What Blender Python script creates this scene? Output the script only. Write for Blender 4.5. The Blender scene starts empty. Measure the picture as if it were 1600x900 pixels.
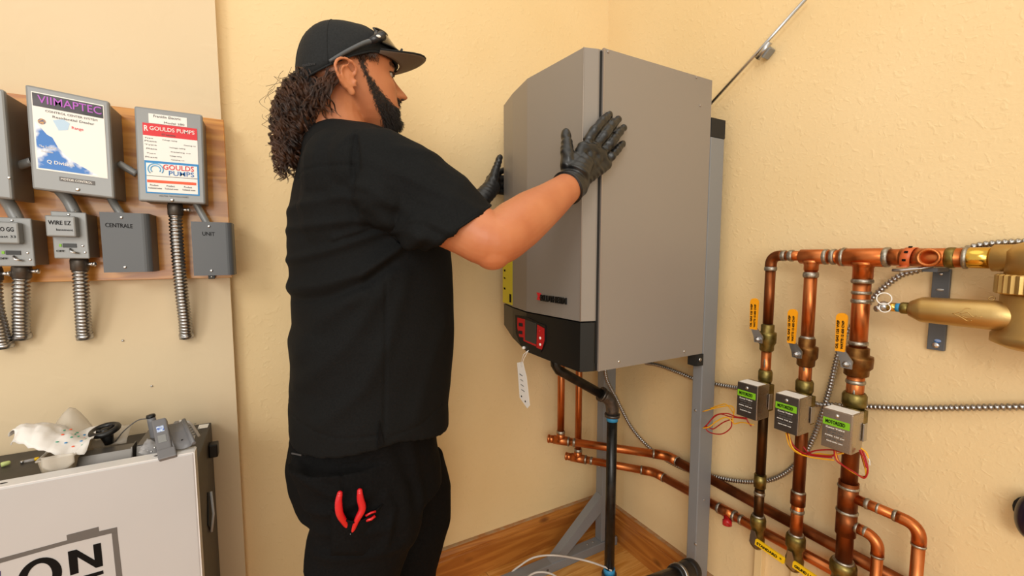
import bpy, bmesh, math, random
from mathutils import Vector, Matrix, noise
random.seed(7)
V = Vector
# ------------------------------------------------------------------ camera
F = 670.0
CAM = V((-1.273, -1.456, 1.25))
_p = math.atan(55.0 / F); _a = math.radians(60.95)
fh = V((math.cos(_a), math.sin(_a), 0)); RT = V((math.sin(_a), -math.cos(_a), 0))
FW = fh * math.cos(_p) - V((0, 0, 1)) * math.sin(_p)
UP = fh * math.sin(_p) + V((0, 0, 1)) * math.cos(_p)
cd = bpy.data.cameras.new('camera'); cam = bpy.data.objects.new('camera', cd)
cd.sensor_width = 36; cd.lens = F / 1600 * 36; cd.clip_start = .02; cd.clip_end = 50
m = Matrix((RT, UP, -FW)).transposed().to_4x4(); m.translation = CAM
cam.matrix_world = m
COL = bpy.context.scene.collection
COL.objects.link(cam); bpy.context.scene.camera = cam
# ------------------------------------------------------------------ light
w = bpy.data.worlds.new('world'); bpy.context.scene.world = w; w.use_nodes = True
bg = w.node_tree.nodes['Background']; bg.inputs[0].default_value = (1.0, .91, .76, 1); bg.inputs[1].default_value = 1.05


def area(name, loc, target, size, power, col):
    l = bpy.data.lights.new(name, 'AREA'); l.shape = 'DISK'; l.size = size; l.energy = power; l.color = col
    o = bpy.data.objects.new(name, l); o.location = loc
    o.rotation_euler = (V(target) - V(loc)).to_track_quat('-Z', 'Y').to_euler(); COL.objects.link(o)


area('key_lamp', (-3.5, -3.2, 2.75), (-.8, -.3, 1.2), 1.1, 44, (1, .98, .95))
area('overhead_bounce_fill', (-.95, -1.25, 2.75), (-.7, -.7, 0), 1.5, 7, (1, .92, .82))  # unseen soft fill added overhead, standing in for light bounced off the ceiling
area('fill_lamp', (-2.1, -3.0, 1.45), (-.9, -.2, .8), 1.2, 26, (1, .95, .87))
vs = bpy.context.scene.view_settings
vs.view_transform = 'Standard'; vs.look = 'None'; vs.exposure = -.2; vs.gamma = 1; vs.use_curve_mapping = False


# ------------------------------------------------------------------ helpers
def at(px, py, ax, v):
    """point of the real plane (axis ax = v) that the photograph shows at px, py"""
    d = FW + RT * ((px - 800) / F) + UP * ((450 - py) / F)
    return CAM + d * ((v - CAM[ax]) / d[ax])


def lin(h):
    h = h.lstrip('#'); r = []
    for i in (0, 2, 4):
        c = int(h[i:i + 2], 16) / 255
        r.append(c / 12.92 if c <= .04045 else ((c + .055) / 1.055) ** 2.4)
    return (r[0], r[1], r[2], 1)


class NT:
    def __init__(s, name):
        s.m = bpy.data.materials.new(name); s.m.use_nodes = True; s.t = s.m.node_tree
        s.b = s.t.nodes['Principled BSDF']

    def n(s, typ, **kw):
        nd = s.t.nodes.new(typ)
        for k, v in kw.items():
            if k in nd.inputs: nd.inputs[k].default_value = v
            else: setattr(nd, k, v)
        return nd

    def l(s, a, b): s.t.links.new(a, b)


def mat(name, col, rough=.5, metal=0, col2=None, scale=20, stretch=(1, 1, 1), bump=0, bscale=None, spec=.5, emit=0,
        detail=4, lo=.35, hi=.65, alpha=1, trans=0, coat=0, sss=0, rvar=0):
    t = NT(name); b = t.b
    b.inputs['Roughness'].default_value = rough; b.inputs['Metallic'].default_value = metal
    b.inputs['Specular IOR Level'].default_value = spec
    b.inputs['Base Color'].default_value = lin(col)
    if coat: b.inputs['Coat Weight'].default_value = coat
    if sss:
        b.inputs['Subsurface Weight'].default_value = sss; b.inputs['Subsurface Radius'].default_value = (.01, .004, .002)
    if alpha < 1: b.inputs['Alpha'].default_value = alpha
    if trans: b.inputs['Transmission Weight'].default_value = trans
    if col2 or bump or rvar:
        tc = t.n('ShaderNodeTexCoord'); mp = t.n('ShaderNodeMapping'); mp.inputs['Scale'].default_value = stretch
        t.l(tc.outputs['Object'], mp.inputs[0])
        nz = t.n('ShaderNodeTexNoise', Scale=scale, Detail=detail); t.l(mp.outputs[0], nz.inputs['Vector'])
        if col2:
            cr = t.n('ShaderNodeValToRGB'); cr.color_ramp.elements[0].position = lo; cr.color_ramp.elements[1].position = hi
            cr.color_ramp.elements[0].color = lin(col); cr.color_ramp.elements[1].color = lin(col2)
            t.l(nz.outputs[0], cr.inputs[0]); t.l(cr.outputs[0], b.inputs['Base Color'])
        if rvar:
            mr = t.n('ShaderNodeMapRange'); mr.inputs[3].default_value = rough - rvar; mr.inputs[4].default_value = rough + rvar
            t.l(nz.outputs[0], mr.inputs[0]); t.l(mr.outputs[0], b.inputs['Roughness'])
        if bump:
            nb = nz
            if bscale:
                nb = t.n('ShaderNodeTexNoise', Scale=bscale, Detail=3); t.l(mp.outputs[0], nb.inputs['Vector'])
            bp = t.n('ShaderNodeBump', Strength=bump); bp.inputs['Distance'].default_value = .002
            t.l(nb.outputs[0], bp.inputs['Height']); t.l(bp.outputs[0], b.inputs['Normal'])
    return t.m


def stucco(name, col, col2, strength, s1, s2):
    t = NT(name); b = t.b; b.inputs['Roughness'].default_value = .62; b.inputs['Specular IOR Level'].default_value = .3
    tc = t.n('ShaderNodeTexCoord')
    n1 = t.n('ShaderNodeTexNoise', Scale=1.3, Detail=3); t.l(tc.outputs['Object'], n1.inputs['Vector'])
    cr = t.n('ShaderNodeValToRGB'); cr.color_ramp.elements[0].position = .3; cr.color_ramp.elements[1].position = .7
    cr.color_ramp.elements[0].color = lin(col); cr.color_ramp.elements[1].color = lin(col2)
    t.l(n1.outputs[0], cr.inputs[0]); t.l(cr.outputs[0], b.inputs['Base Color'])
    n2 = t.n('ShaderNodeTexNoise', Scale=s1, Detail=2, Distortion=.7); t.l(tc.outputs['Object'], n2.inputs['Vector'])
    r2 = t.n('ShaderNodeMapRange'); r2.inputs[1].default_value = .56; r2.inputs[2].default_value = .72
    t.l(n2.outputs[0], r2.inputs[0])
    n3 = t.n('ShaderNodeTexNoise', Scale=s2, Detail=5); t.l(tc.outputs['Object'], n3.inputs['Vector'])
    ad = t.n('ShaderNodeMath', operation='MULTIPLY_ADD'); t.l(n3.outputs[0], ad.inputs[0]); ad.inputs[1].default_value = .8
    t.l(r2.outputs[0], ad.inputs[2])
    bp = t.n('ShaderNodeBump', Strength=strength); bp.inputs['Distance'].default_value = .004
    t.l(ad.outputs[0], bp.inputs['Height']); t.l(bp.outputs[0], b.inputs['Normal'])
    return t.m


def wood(name, c1, c2, c3, axis=0, rough=.35):
    """pine boards: long grain along an axis, knots by voronoi, each object shifted by its random value"""
    t = NT(name); b = t.b; b.inputs['Roughness'].default_value = rough; b.inputs['Coat Weight'].default_value = .15
    tc = t.n('ShaderNodeTexCoord'); oi = t.n('ShaderNodeObjectInfo')
    mp = t.n('ShaderNodeMapping'); sc = [14, 14, 14]; sc[axis] = 1.3; mp.inputs['Scale'].default_value = sc
    t.l(tc.outputs['Object'], mp.inputs[0])
    ml = t.n('ShaderNodeMath', operation='MULTIPLY'); t.l(oi.outputs['Random'], ml.inputs[0]); ml.inputs[1].default_value = 40
    av = t.n('ShaderNodeVectorMath', operation='ADD'); t.l(mp.outputs[0], av.inputs[0]); t.l(ml.outputs[0], av.inputs[1])
    n = t.n('ShaderNodeTexNoise', Scale=1.6, Detail=3, Distortion=.6); t.l(av.outputs[0], n.inputs['Vector'])
    ms = t.n('ShaderNodeMath', operation='MULTIPLY'); t.l(n.outputs[0], ms.inputs[0]); ms.inputs[1].default_value = 26
    sn = t.n('ShaderNodeMath', operation='SINE'); t.l(ms.outputs[0], sn.inputs[0])
    mr = t.n('ShaderNodeMapRange'); mr.inputs[1].default_value = -1; t.l(sn.outputs[0], mr.inputs[0])
    cr = t.n('ShaderNodeValToRGB'); e = cr.color_ramp.elements
    e[0].color = lin(c1); e[1].color = lin(c2); t.l(mr.outputs[0], cr.inputs[0])
    n0 = t.n('ShaderNodeTexNoise', Scale=.35, Detail=2); t.l(av.outputs[0], n0.inputs['Vector'])
    mx0 = t.n('ShaderNodeMixRGB', blend_type='MULTIPLY'); mx0.inputs[0].default_value = .12
    t.l(cr.outputs[0], mx0.inputs[1]); t.l(n0.outputs[0], mx0.inputs[2])
    mp2 = t.n('ShaderNodeMapping'); s2 = [9, 9, 9]; s2[axis] = 4.5; mp2.inputs['Scale'].default_value = s2
    t.l(tc.outputs['Object'], mp2.inputs[0])
    av2 = t.n('ShaderNodeVectorMath', operation='ADD'); t.l(mp2.outputs[0], av2.inputs[0]); t.l(ml.outputs[0], av2.inputs[1])
    vo = t.n('ShaderNodeTexVoronoi', Scale=.8); t.l(av2.outputs[0], vo.inputs['Vector'])
    m2 = t.n('ShaderNodeMapRange'); m2.inputs[1].default_value = .05; m2.inputs[2].default_value = .13
    m2.inputs[3].default_value = 1; m2.inputs[4].default_value = 0; t.l(vo.outputs['Distance'], m2.inputs[0])
    mx = t.n('ShaderNodeMixRGB'); t.l(m2.outputs[0], mx.inputs[0]); t.l(mx0.outputs[0], mx.inputs[1])
    mx.inputs[2].default_value = lin(c3); t.l(mx.outputs[0], b.inputs['Base Color'])
    return t.m


M = {}
M['wall'] = stucco('stucco_wall', 'E5C996', 'EDD4A6', .2, 58, 130)
M['wall_smooth'] = stucco('smooth_painted_wall', 'DBC6A3', 'E1CDAC', .12, 14, 40)
M['trim_paint'] = mat('painted_trim', 'E6CC98', .5, bump=.15, scale=40)
M['floor_wood'] = wood('floor_pine', 'D08E40', 'E6AA5A', '5A2C10', 0, .25)
M['base_wood'] = wood('baseboard_pine', 'A86428', 'C07C36', '5A2C10', 0, .3)
M['base_wood_y'] = wood('baseboard_pine_along', 'A86428', 'C07C36', '5A2C10', 1, .3)
M['board_wood'] = wood('plywood', 'BC7428', 'DE9A44', 'A05A28', 0, .3)
M['dusty'] = mat('dusty_wood_cap', 'A88E6C', .8, col2='A8703C', scale=30)
M['dark_gap'] = mat('dark_gap', '20140C', .9)
M['copper'] = mat('copper', 'BC6836', .36, 1, col2='CF8350', scale=16, stretch=(1, 1, 1), lo=.35, hi=.72, rvar=.1)
M['copper_dark'] = mat('tarnished_copper', '6E3C20', .42, 1, col2='A8633A', scale=9, stretch=(1.5, 1.5, .5), lo=.35, hi=.7)
M['copper_black'] = mat('blackened_copper', '3C2B1A', .45, 1, col2='704A2B', scale=8, stretch=(2, 2, .6))
M['solder'] = mat('solder', 'B9B4A8', .45, 1, col2='8D857A', scale=120, bump=.3)
M['bronze'] = mat('valve_bronze', '6E6235', .42, 1, col2='93824C', scale=60, bump=.2)
M['brown_bronze'] = mat('brown_bronze', '6B4424', .42, 1, col2='8A6436', scale=50, bump=.2)
M['brass'] = mat('yellow_brass', 'C2A062', .46, 1, col2='CDB078', scale=12, bump=.06, bscale=300)
M['brass_shiny'] = mat('polished_brass', 'D8B050', .18, 1)
M['steel'] = mat('zinc_steel', 'B8B8BA', .3, 1, rvar=.1, scale=60)
M['screw'] = mat('screw_steel', 'D8D8DA', .3, 1)
M['flex'] = mat('flexible_conduit_steel', 'A9A7A6', .3, 1)
M['steel_box'] = mat('galvanised_box', 'B5ACA2', .28, 1, rvar=.12, scale=25)
M['steel_face'] = mat('dark_nameplate', '6B6664', .38, .9, rvar=.1, scale=25)
M['grey_box'] = mat('grey_enamel', '8B8D8E', .42, .25, bump=.03, bscale=400)
M['grey_box_dark'] = mat('slate_enamel', '5B5E62', .48, .1, bump=.03, bscale=400)
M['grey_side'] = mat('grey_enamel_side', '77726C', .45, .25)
M['post'] = mat('grey_painted_steel', '85888C', .45, .15, rvar=.08, scale=30)
M['boiler'] = mat('taupe_enamel', '8F8881', .42, .15, bump=.02, bscale=500)
M['boiler_edge'] = mat('taupe_edge', '9A9088', .35, .3)
M['black_plastic'] = mat('black_plastic', '121314', .38)
M['black_matt'] = mat('black_matt', '1B1A19', .7)
M['black_pipe'] = mat('black_iron_pipe', '121110', .32, .3, col2='2A2724', scale=40)
M['iron'] = mat('malleable_iron', '6B645E', .45, .8, col2='544E49', scale=60, bump=.3)
M['rubber'] = mat('black_rubber', '161516', .5, rvar=.1, scale=30)
M['blue_tape'] = mat('blue_tape', '2E8FC4', .5)
M['white'] = mat('white_paper', 'F1EFEB', .6)
M['offwhite'] = mat('off_white_enamel', 'BDBDC0', .4, col2='B8B8BB', scale=3)
M['white_edge'] = mat('white_enamel_edge', 'DCDCDE', .35)
M['frame_grey'] = mat('printed_grey', '5F5C5B', .5)
M['ink'] = mat('black_ink', '0D0B0B', .75, spec=.15)
M['violet'] = mat('violet_ink', 'B45AC8', .5)
M['red'] = mat('red_print', 'D8242F', .5)
M['blue'] = mat('blue_print', '1E86C9', .5)
M['orange_p'] = mat('orange_print', 'E8572B', .5)
M['deepblue'] = mat('deep_blue_print', '2A74C6', .4, col2='F4F6FA', scale=18, lo=.48, hi=.56)
M['fade'] = mat('dark_print', '1D1A1F', .4, col2='4A454C', scale=20)
M['yellow_label'] = mat('yellow_label', 'E8DC12', .5)
M['handle_yel'] = mat('yellow_vinyl', 'F0A000', .42, bump=.08, scale=120)
M['tag_yel'] = mat('yellow_tag', 'F2C410', .45)
M['green_label'] = mat('green_label', '7DBE1F', .45)
M['red_panel'] = mat('red_panel', 'B8141C', .35)
M['screen'] = mat('lcd_screen', '3C3B38', .15)
M['orange_strap'] = mat('orange_strap', 'D0632E', .45)
M['wire_red'] = mat('red_wire', 'A8141A', .4)
M['wire_yel'] = mat('yellow_wire', 'E8A914', .4)
M['wire_white'] = mat('white_tube', 'CFC9C2', .35)
M['red_plastic'] = mat('red_handle', 'C8101E', .35, coat=.3)
M['bag'] = mat('white_plastic_bag', 'F2F0EE', .4, alpha=.85)
M['clear'] = mat('clear_plastic', 'D8D0C4', .25, alpha=.5)
M['clear2'] = mat('blister_plastic', 'D8D8DC', .1, alpha=.4)
M['gunmetal'] = mat('grey_sheet_metal', '6A6764', .4, .6)
M['cab_top'] = mat('black_cabinet', '34302D', .5, col2='3D3833', scale=40)
M['device'] = mat('grey_device', '6E6E72', .4)
M['teal'] = mat('green_print', '2E9B7B', .5)
# person
M['fabric'] = mat('black_knit', '0E0F10', .78, col2='131415', scale=300, bump=.12, spec=.13)
M['trouser'] = mat('black_canvas', '0B0B0C', .85, col2='101011', scale=200, bump=.15, spec=.1)
M['stitch'] = mat('grey_stitching', '3A3A3C', .8)
M['cap'] = mat('black_cap_cloth', '17191B', .8, col2='1E2022', scale=250, bump=.15, spec=.3)
M['brim_under'] = mat('taupe_brim', '75675A', .8, scale=200, bump=.1)
M['glove'] = mat('black_nitrile', '17181A', .36, bump=.35, scale=45, spec=.55, detail=6)
M['lens'] = mat('dark_lens', '2A2420', .08, coat=.5)
M['frame'] = mat('black_frame', '222428', .3)
M['frame2'] = mat('grey_temple', '4A4E53', .35)
M['hair'] = mat('dark_brown_hair', '24140C', .36, col2='5A3620', scale=25, spec=.6)
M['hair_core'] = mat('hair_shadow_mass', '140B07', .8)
M['beard'] = mat('beard_hair', '1C120C', .5)
M['eye'] = mat('eye_white', 'A0948A', .15)
M['iris'] = mat('iris', '2A1A10', .1)
M['emb'] = mat('orange_thread', 'D85A14', .7)


def skin():
    t = NT('skin'); b = t.b; b.inputs['Roughness'].default_value = .48
    b.inputs['Subsurface Weight'].default_value = .15; b.inputs['Subsurface Radius'].default_value = (.012, .004, .002)
    b.inputs['Subsurface Scale'].default_value = .6
    tc = t.n('ShaderNodeTexCoord'); nz = t.n('ShaderNodeTexNoise', Scale=14, Detail=5); t.l(tc.outputs['Object'], nz.inputs['Vector'])
    cr = t.n('ShaderNodeValToRGB'); cr.color_ramp.elements[0].position = .3; cr.color_ramp.elements[1].position = .7
    cr.color_ramp.elements[0].color = lin('B46C46'); cr.color_ramp.elements[1].color = lin('C47F56'); t.l(nz.outputs[0], cr.inputs[0])
    at_ = t.n('ShaderNodeAttribute', attribute_name='beard')
    n2 = t.n('ShaderNodeTexNoise', Scale=350, Detail=2); t.l(tc.outputs['Object'], n2.inputs['Vector'])
    ad = t.n('ShaderNodeMath', operation='ADD'); t.l(n2.outputs[0], ad.inputs[0]); ad.inputs[1].default_value = -.5
    a2 = t.n('ShaderNodeMath', operation='ADD', use_clamp=True); t.l(at_.outputs['Fac'], a2.inputs[0]); t.l(ad.outputs[0], a2.inputs[1])
    ml = t.n('ShaderNodeMath', operation='MULTIPLY', use_clamp=True); t.l(a2.outputs[0], ml.inputs[0]); t.l(at_.outputs['Fac'], ml.inputs[1])
    mx = t.n('ShaderNodeMixRGB'); t.l(ml.outputs[0], mx.inputs[0]); t.l(cr.outputs[0], mx.inputs[1]); mx.inputs[2].default_value = lin('1E130E')
    t.l(mx.outputs[0], b.inputs['Base Color'])
    bp = t.n('ShaderNodeBump', Strength=.12); bp.inputs['Distance'].default_value = .001; t.l(n2.outputs[0], bp.inputs['Height'])
    t.l(bp.outputs[0], b.inputs['Normal'])
    return t.m


M['skin'] = skin()


def frame_from(d):
    d = V(d).normalized(); u = d.cross(V((0, 0, 1)))
    if u.length < .05: u = d.cross(V((0, 1, 0)))
    u.normalize(); return d, u, d.cross(u).normalized() * -1


class MB:
    def __init__(s): s.v = []; s.f = []; s.mi = []; s.sm = []

    def add(s, vs, fs, mi=0, smooth=False):
        o = len(s.v); s.v += [V(p) for p in vs]
        for f in fs: s.f.append([i + o for i in f]); s.mi.append(mi); s.sm.append(smooth)
        return s

    def box(s, a, b, mi=0, bev=0):
        a = V(a); b = V(b); c = (a + b) / 2; h = (b - a) / 2
        return s.obox(c, V((1, 0, 0)), V((0, 1, 0)), V((0, 0, 1)), abs(h.x), abs(h.y), abs(h.z), mi, bev)

    def obox(s, c, X, Y, Z, hx, hy, hz, mi=0, bev=0):
        c = V(c)
        if bev <= 0:
            vs = [c + X * (i * hx) + Y * (j * hy) + Z * (k * hz) for i in (-1, 1) for j in (-1, 1) for k in (-1, 1)]
            fs = [(0, 1, 3, 2), (4, 6, 7, 5), (0, 4, 5, 1), (2, 3, 7, 6), (0, 2, 6, 4), (1, 5, 7, 3)]
            return s.add(vs, fs, mi)
        bm = bmesh.new(); bmesh.ops.create_cube(bm, size=2)
        for v in bm.verts: v.co = V((v.co.x * hx, v.co.y * hy, v.co.z * hz))
        bmesh.ops.bevel(bm, geom=bm.edges[:] + bm.verts[:], offset=bev, segments=2, affect='EDGES', profile=.5)
        vs = [c + X * v.co.x + Y * v.co.y + Z * v.co.z for v in bm.verts]
        fs = [[v.index for v in f.verts] for f in bm.faces]; bm.free()
        return s.add(vs, fs, mi)

    def tube(s, path, r, n=14, mi=0, caps=True, ry=None, smooth=True):
        path = [V(p) for p in path]; k = len(path)
        rs = r if isinstance(r, (list, tuple)) else [r] * k
        ds = []
        for i in range(k):
            d = path[min(i + 1, k - 1)] - path[max(i - 1, 0)]
            ds.append(d.normalized() if d.length > 1e-9 else V((0, 0, 1)))
        d, u, _ = frame_from(ds[0]); vs = []
        for i in range(k):
            u = u - ds[i] * u.dot(ds[i]); u.normalize(); w_ = ds[i].cross(u)
            for j in range(n):
                a = 2 * math.pi * j / n
                vs.append(path[i] + u * (math.cos(a) * rs[i]) + w_ * (math.sin(a) * rs[i]))
        fs = [(i * n + j, i * n + (j + 1) % n, (i + 1) * n + (j + 1) % n, (i + 1) * n + j) for i in range(k - 1) for j in range(n)]
        s.add(vs, fs, mi, smooth)
        if caps:
            o = len(s.v) - k * n
            s.f.append([o + j for j in range(n)][::-1]); s.mi.append(mi); s.sm.append(False)
            s.f.append([o + (k - 1) * n + j for j in range(n)]); s.mi.append(mi); s.sm.append(False)
        return s

    def cyl(s, a, b, r, n=20, mi=0, r2=None): return s.tube([a, b], [r, r if r2 is None else r2], n, mi)

    def lathe(s, prof, o, axis, n=28, mi=0):
        d, u, w_ = frame_from(axis); o = V(o); vs = []; w_ = d.cross(u)
        for r, h in prof:
            for j in range(n):
                a = 2 * math.pi * j / n; vs.append(o + d * h + u * (math.cos(a) * r) + w_ * (math.sin(a) * r))
        k = len(prof)
        fs = [(i * n + j, i * n + (j + 1) % n, (i + 1) * n + (j + 1) % n, (i + 1) * n + j) for i in range(k - 1) for j in range(n)]
        s.add(vs, fs, mi, True); q = len(s.v) - k * n
        s.f.append([q + j for j in range(n)][::-1]); s.mi.append(mi); s.sm.append(False)
        s.f.append([q + (k - 1) * n + j for j in range(n)]); s.mi.append(mi); s.sm.append(False)
        return s

    def prism(s, pts, ext, mi=0):
        """planar outline of world points, extruded by the vector ext"""
        pts = [V(p) for p in pts]; e = V(ext); n = len(pts)
        s.add(pts + [p + e for p in pts], [list(range(n))[::-1], [n + i for i in range(n)]] +
              [(i, (i + 1) % n, n + (i + 1) % n, n + i) for i in range(n)], mi)
        return s

    def ell(s, c, r, X=None, Y=None, Z=None, n=16, k=10, mi=0):
        X = X or V((1, 0, 0)); Y = Y or V((0, 1, 0)); Z = Z or V((0, 0, 1)); c = V(c); vs = []
        if not isinstance(r, (tuple, list)): r = (r, r, r)
        for i in range(k + 1):
            t = math.pi * i / k
            for j in range(n):
                a = 2 * math.pi * j / n
                vs.append(c + X * (r[0] * math.sin(t) * math.cos(a)) + Y * (r[1] * math.sin(t) * math.sin(a)) + Z * (r[2] * math.cos(t)))
        fs = [(i * n + j, (i + 1) * n + j, (i + 1) * n + (j + 1) % n, i * n + (j + 1) % n) for i in range(k) for j in range(n)]
        return s.add(vs, fs, mi, True)

    def torus(s, c, axis, R, r, n=28, k=8, mi=0):
        d, u, w_ = frame_from(axis); w_ = d.cross(u); c = V(c)
        vs = []
        for i in range(n):
            a = 2 * math.pi * i / n; e = u * math.cos(a) + w_ * math.sin(a)
            for j in range(k):
                b = 2 * math.pi * j / k; vs.append(c + e * (R + r * math.cos(b)) + d * (r * math.sin(b)))
        fs = [(i * k + j, ((i + 1) % n) * k + j, ((i + 1) % n) * k + (j + 1) % k, i * k + (j + 1) % k) for i in range(n) for j in range(k)]
        return s.add(vs, fs, mi, True)

    def sheet(s, grid, th, mi=0):
        """grid[i][j] of points -> closed sheet of thickness th"""
        R_ = len(grid); C_ = len(grid[0]); P = [V(p) for r in grid for p in r]; N = []
        for i in range(R_):
            for j in range(C_):
                a = P[min(i + 1, R_ - 1) * C_ + j] - P[max(i - 1, 0) * C_ + j]
                b = P[i * C_ + min(j + 1, C_ - 1)] - P[i * C_ + max(j - 1, 0)]
                nn = a.cross(b); N.append(nn.normalized() if nn.length > 1e-12 else V((0, 0, 1)))
        Q = [P[i] + N[i] * th for i in range(len(P))]; o = len(P); fs = []
        for i in range(R_ - 1):
            for j in range(C_ - 1):
                q = (i * C_ + j, i * C_ + j + 1, (i + 1) * C_ + j + 1, (i + 1) * C_ + j)
                fs.append(q[::-1]); fs.append([x + o for x in q])
        bd = [(0, j) for j in range(C_)] + [(i, C_ - 1) for i in range(1, R_)] + [(R_ - 1, j) for j in range(C_ - 2, -1, -1)] + [(i, 0) for i in range(R_ - 2, 0, -1)]
        bi = [i * C_ + j for i, j in bd]
        for a in range(len(bi)):
            x, y = bi[a], bi[(a + 1) % len(bi)]; fs.append((x, y, y + o, x + o))
        return s.add(P + Q, fs, mi, True)


ORG = {}


def thing(name, label, cat, loc=(0, 0, 0), group=None, kind=None):
    o = bpy.data.objects.new(name, None); COL.objects.link(o); o.location = loc; o.empty_display_size = .05
    o['label'] = label; o['category'] = cat
    if group: o['group'] = group
    ORG[o.name] = V(loc); return o


def tag(o, label, cat, group=None):
    o['label'] = label; o['category'] = cat
    if group: o['group'] = group
    return o


def obj(name, mb, ms, parent=None, label=None, kind=None, origin=None):
    org = ORG[parent.name] if parent else V(origin or (0, 0, 0))
    me = bpy.data.meshes.new(name)
    me.from_pydata([tuple(p - org) for p in mb.v], [], mb.f)
    if not isinstance(ms, (list, tuple)): ms = [ms]
    for x in ms: me.materials.append(M[x] if isinstance(x, str) else x)
    me.polygons.foreach_set('material_index', mb.mi); me.polygons.foreach_set('use_smooth', mb.sm)
    bm = bmesh.new(); bm.from_mesh(me); bmesh.ops.recalc_face_normals(bm, faces=bm.faces); bm.to_mesh(me); bm.free()
    me.update(); o = bpy.data.objects.new(name, me); COL.objects.link(o)
    if parent: o.parent = parent
    else: o.location = org
    ORG[o.name] = org
    if label: o['label'] = label
    if kind: o['kind'] = kind
    return o


def text(s, o, X, Y, wid, hgt, ms, parent, name='lettering', th=.0006, bold=0, label=None):
    """flat raised lettering filling a box wid x hgt from corner o"""
    cu = bpy.data.curves.new('t', 'FONT'); cu.body = s; cu.extrude = .02; cu.offset = bold; cu.resolution_u = 3
    t = bpy.data.objects.new('t', cu); COL.objects.link(t); bpy.context.view_layer.update()
    me = bpy.data.meshes.new_from_object(t.evaluated_get(bpy.context.evaluated_depsgraph_get()))
    bpy.data.objects.remove(t); bpy.data.curves.remove(cu)
    xs = [v.co.x for v in me.vertices]; ys = [v.co.y for v in me.vertices]
    x0, x1, y0, y1 = min(xs), max(xs), min(ys), max(ys); X = V(X).normalized(); Y = V(Y).normalized(); Z = X.cross(Y)
    mb = MB()
    mb.add([V(o) + X * ((v.co.x - x0) / (x1 - x0) * wid) + Y * ((v.co.y - y0) / (y1 - y0) * hgt) + Z * (v.co.z / .02 * th) for v in me.vertices],
           [list(p.vertices) for p in me.polygons])
    bpy.data.meshes.remove(me)
    return obj(name, mb, ms, parent, label)


def smooth_path(pts, n=8):
    pts = [V(p) for p in pts]; out = []
    P = [pts[0] * 2 - pts[1]] + pts + [pts[-1] * 2 - pts[-2]]
    for i in range(1, len(P) - 2):
        a, b, c, d = P[i - 1], P[i], P[i + 1], P[i + 2]
        for k in range(n):
            t = k / n
            out.append(.5 * ((2 * b) + (c - a) * t + (2 * a - 5 * b + 4 * c - d) * t * t + (3 * b - a - 3 * c + d) * t ** 3))
    out.append(pts[-1]); return out


def resample(path, step):
    L = [0]
    for i in range(1, len(path)): L.append(L[-1] + (path[i] - path[i - 1]).length)
    n = max(2, int(L[-1] / step)); out = []; j = 0
    for k in range(n + 1):
        s_ = L[-1] * k / n
        while j < len(L) - 2 and L[j + 1] < s_: j += 1
        t = (s_ - L[j]) / max(1e-9, L[j + 1] - L[j]); out.append(path[j].lerp(path[j + 1], min(1, max(0, t))))
    return out


def flex(pts, r, pitch, n=10, dr=.16):
    """wound flexible conduit: ridges along a curved path"""
    p = resample(smooth_path(pts, 10), pitch / 4); prof = [1 - dr, 1, 1 + dr * .6, 1]
    return MB().tube(p, [r * prof[i % 4] for i in range(len(p))], n)


exec_order = []
# ------------------------------------------------------------------ the setting
def structure(name, mb, ms): return obj(name, mb, ms, None, kind='structure')


XE = at(327, 0, 1, -.035).x + .012
structure('wall_back', MB().box((-3.3, 0, -.03), (.12, .12, 2.9)), 'wall')
structure('wall_right', MB().box((0, -3.3, -.03), (.12, 0, 2.9)), 'wall')
structure('wall_left', MB().box((-3.3, -.035, 0), (XE, 0, 2.9), bev=0), 'wall_smooth')
fl = structure('floor', MB().box((-3.3, -3.3, -.06), (0, 0, -.016)), 'dark_gap')
y = -.012; row = 0
while y > -2.1:
    x = 0 - random.uniform(.3, 1.2); x1 = 0.0
    while x1 > -2.6:
        y0 = y - .088
        obj('plank', MB().box((x + .0008, y0, -.016), (x1 - .0008, y, 0), bev=.0015), 'floor_wood', fl)
        x1 = x; x = x1 - random.uniform(.9, 1.5)
    y -= .0895
bprof = [(0, 0), (.020, 0), (.020, .106), (.0155, .110), (.0155, .113), (.018, .117), (.018, .124), (.011, .136), (.009, .146), (0, .146)]


def baseboard(name, a, b, nrm, ms):
    mb = MB(); a = V(a); b = V(b); nrm = V(nrm)
    mb.prism([a + nrm * p + V((0, 0, q)) for p, q in bprof], b - a)
    o = structure(name, mb, ms)
    m2 = MB(); m2.prism([a + nrm * p + V((0, 0, q)) for p, q in [(0, .1455), (.0125, .1455), (.011, .1482), (0, .150)]], b - a)
    obj('dusty_cap', m2, 'dusty', o)


baseboard('baseboard_back', (XE, 0, 0), (0, 0, 0), (0, -1, 0), 'base_wood')
baseboard('baseboard_right', (0, -2.6, 0), (0, 0, 0), (-1, 0, 0), 'base_wood_y')
# small screws left in the plaster
for px, py in ((192, 532), (237, 603)):
    p = at(px, py, 1, -.035)
    tag(obj('screw', MB().lathe([(.001, 0), (.003, .001), (.0022, .003), (.0004, .0036)], p, (0, -1, 0), 10), 'screw', origin=tuple(p)),
        'small bare screw head in the smooth wall, %s' % ('right of the second short conduit' if py < 560 else 'well below the two short conduits'), 'screw')

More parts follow.
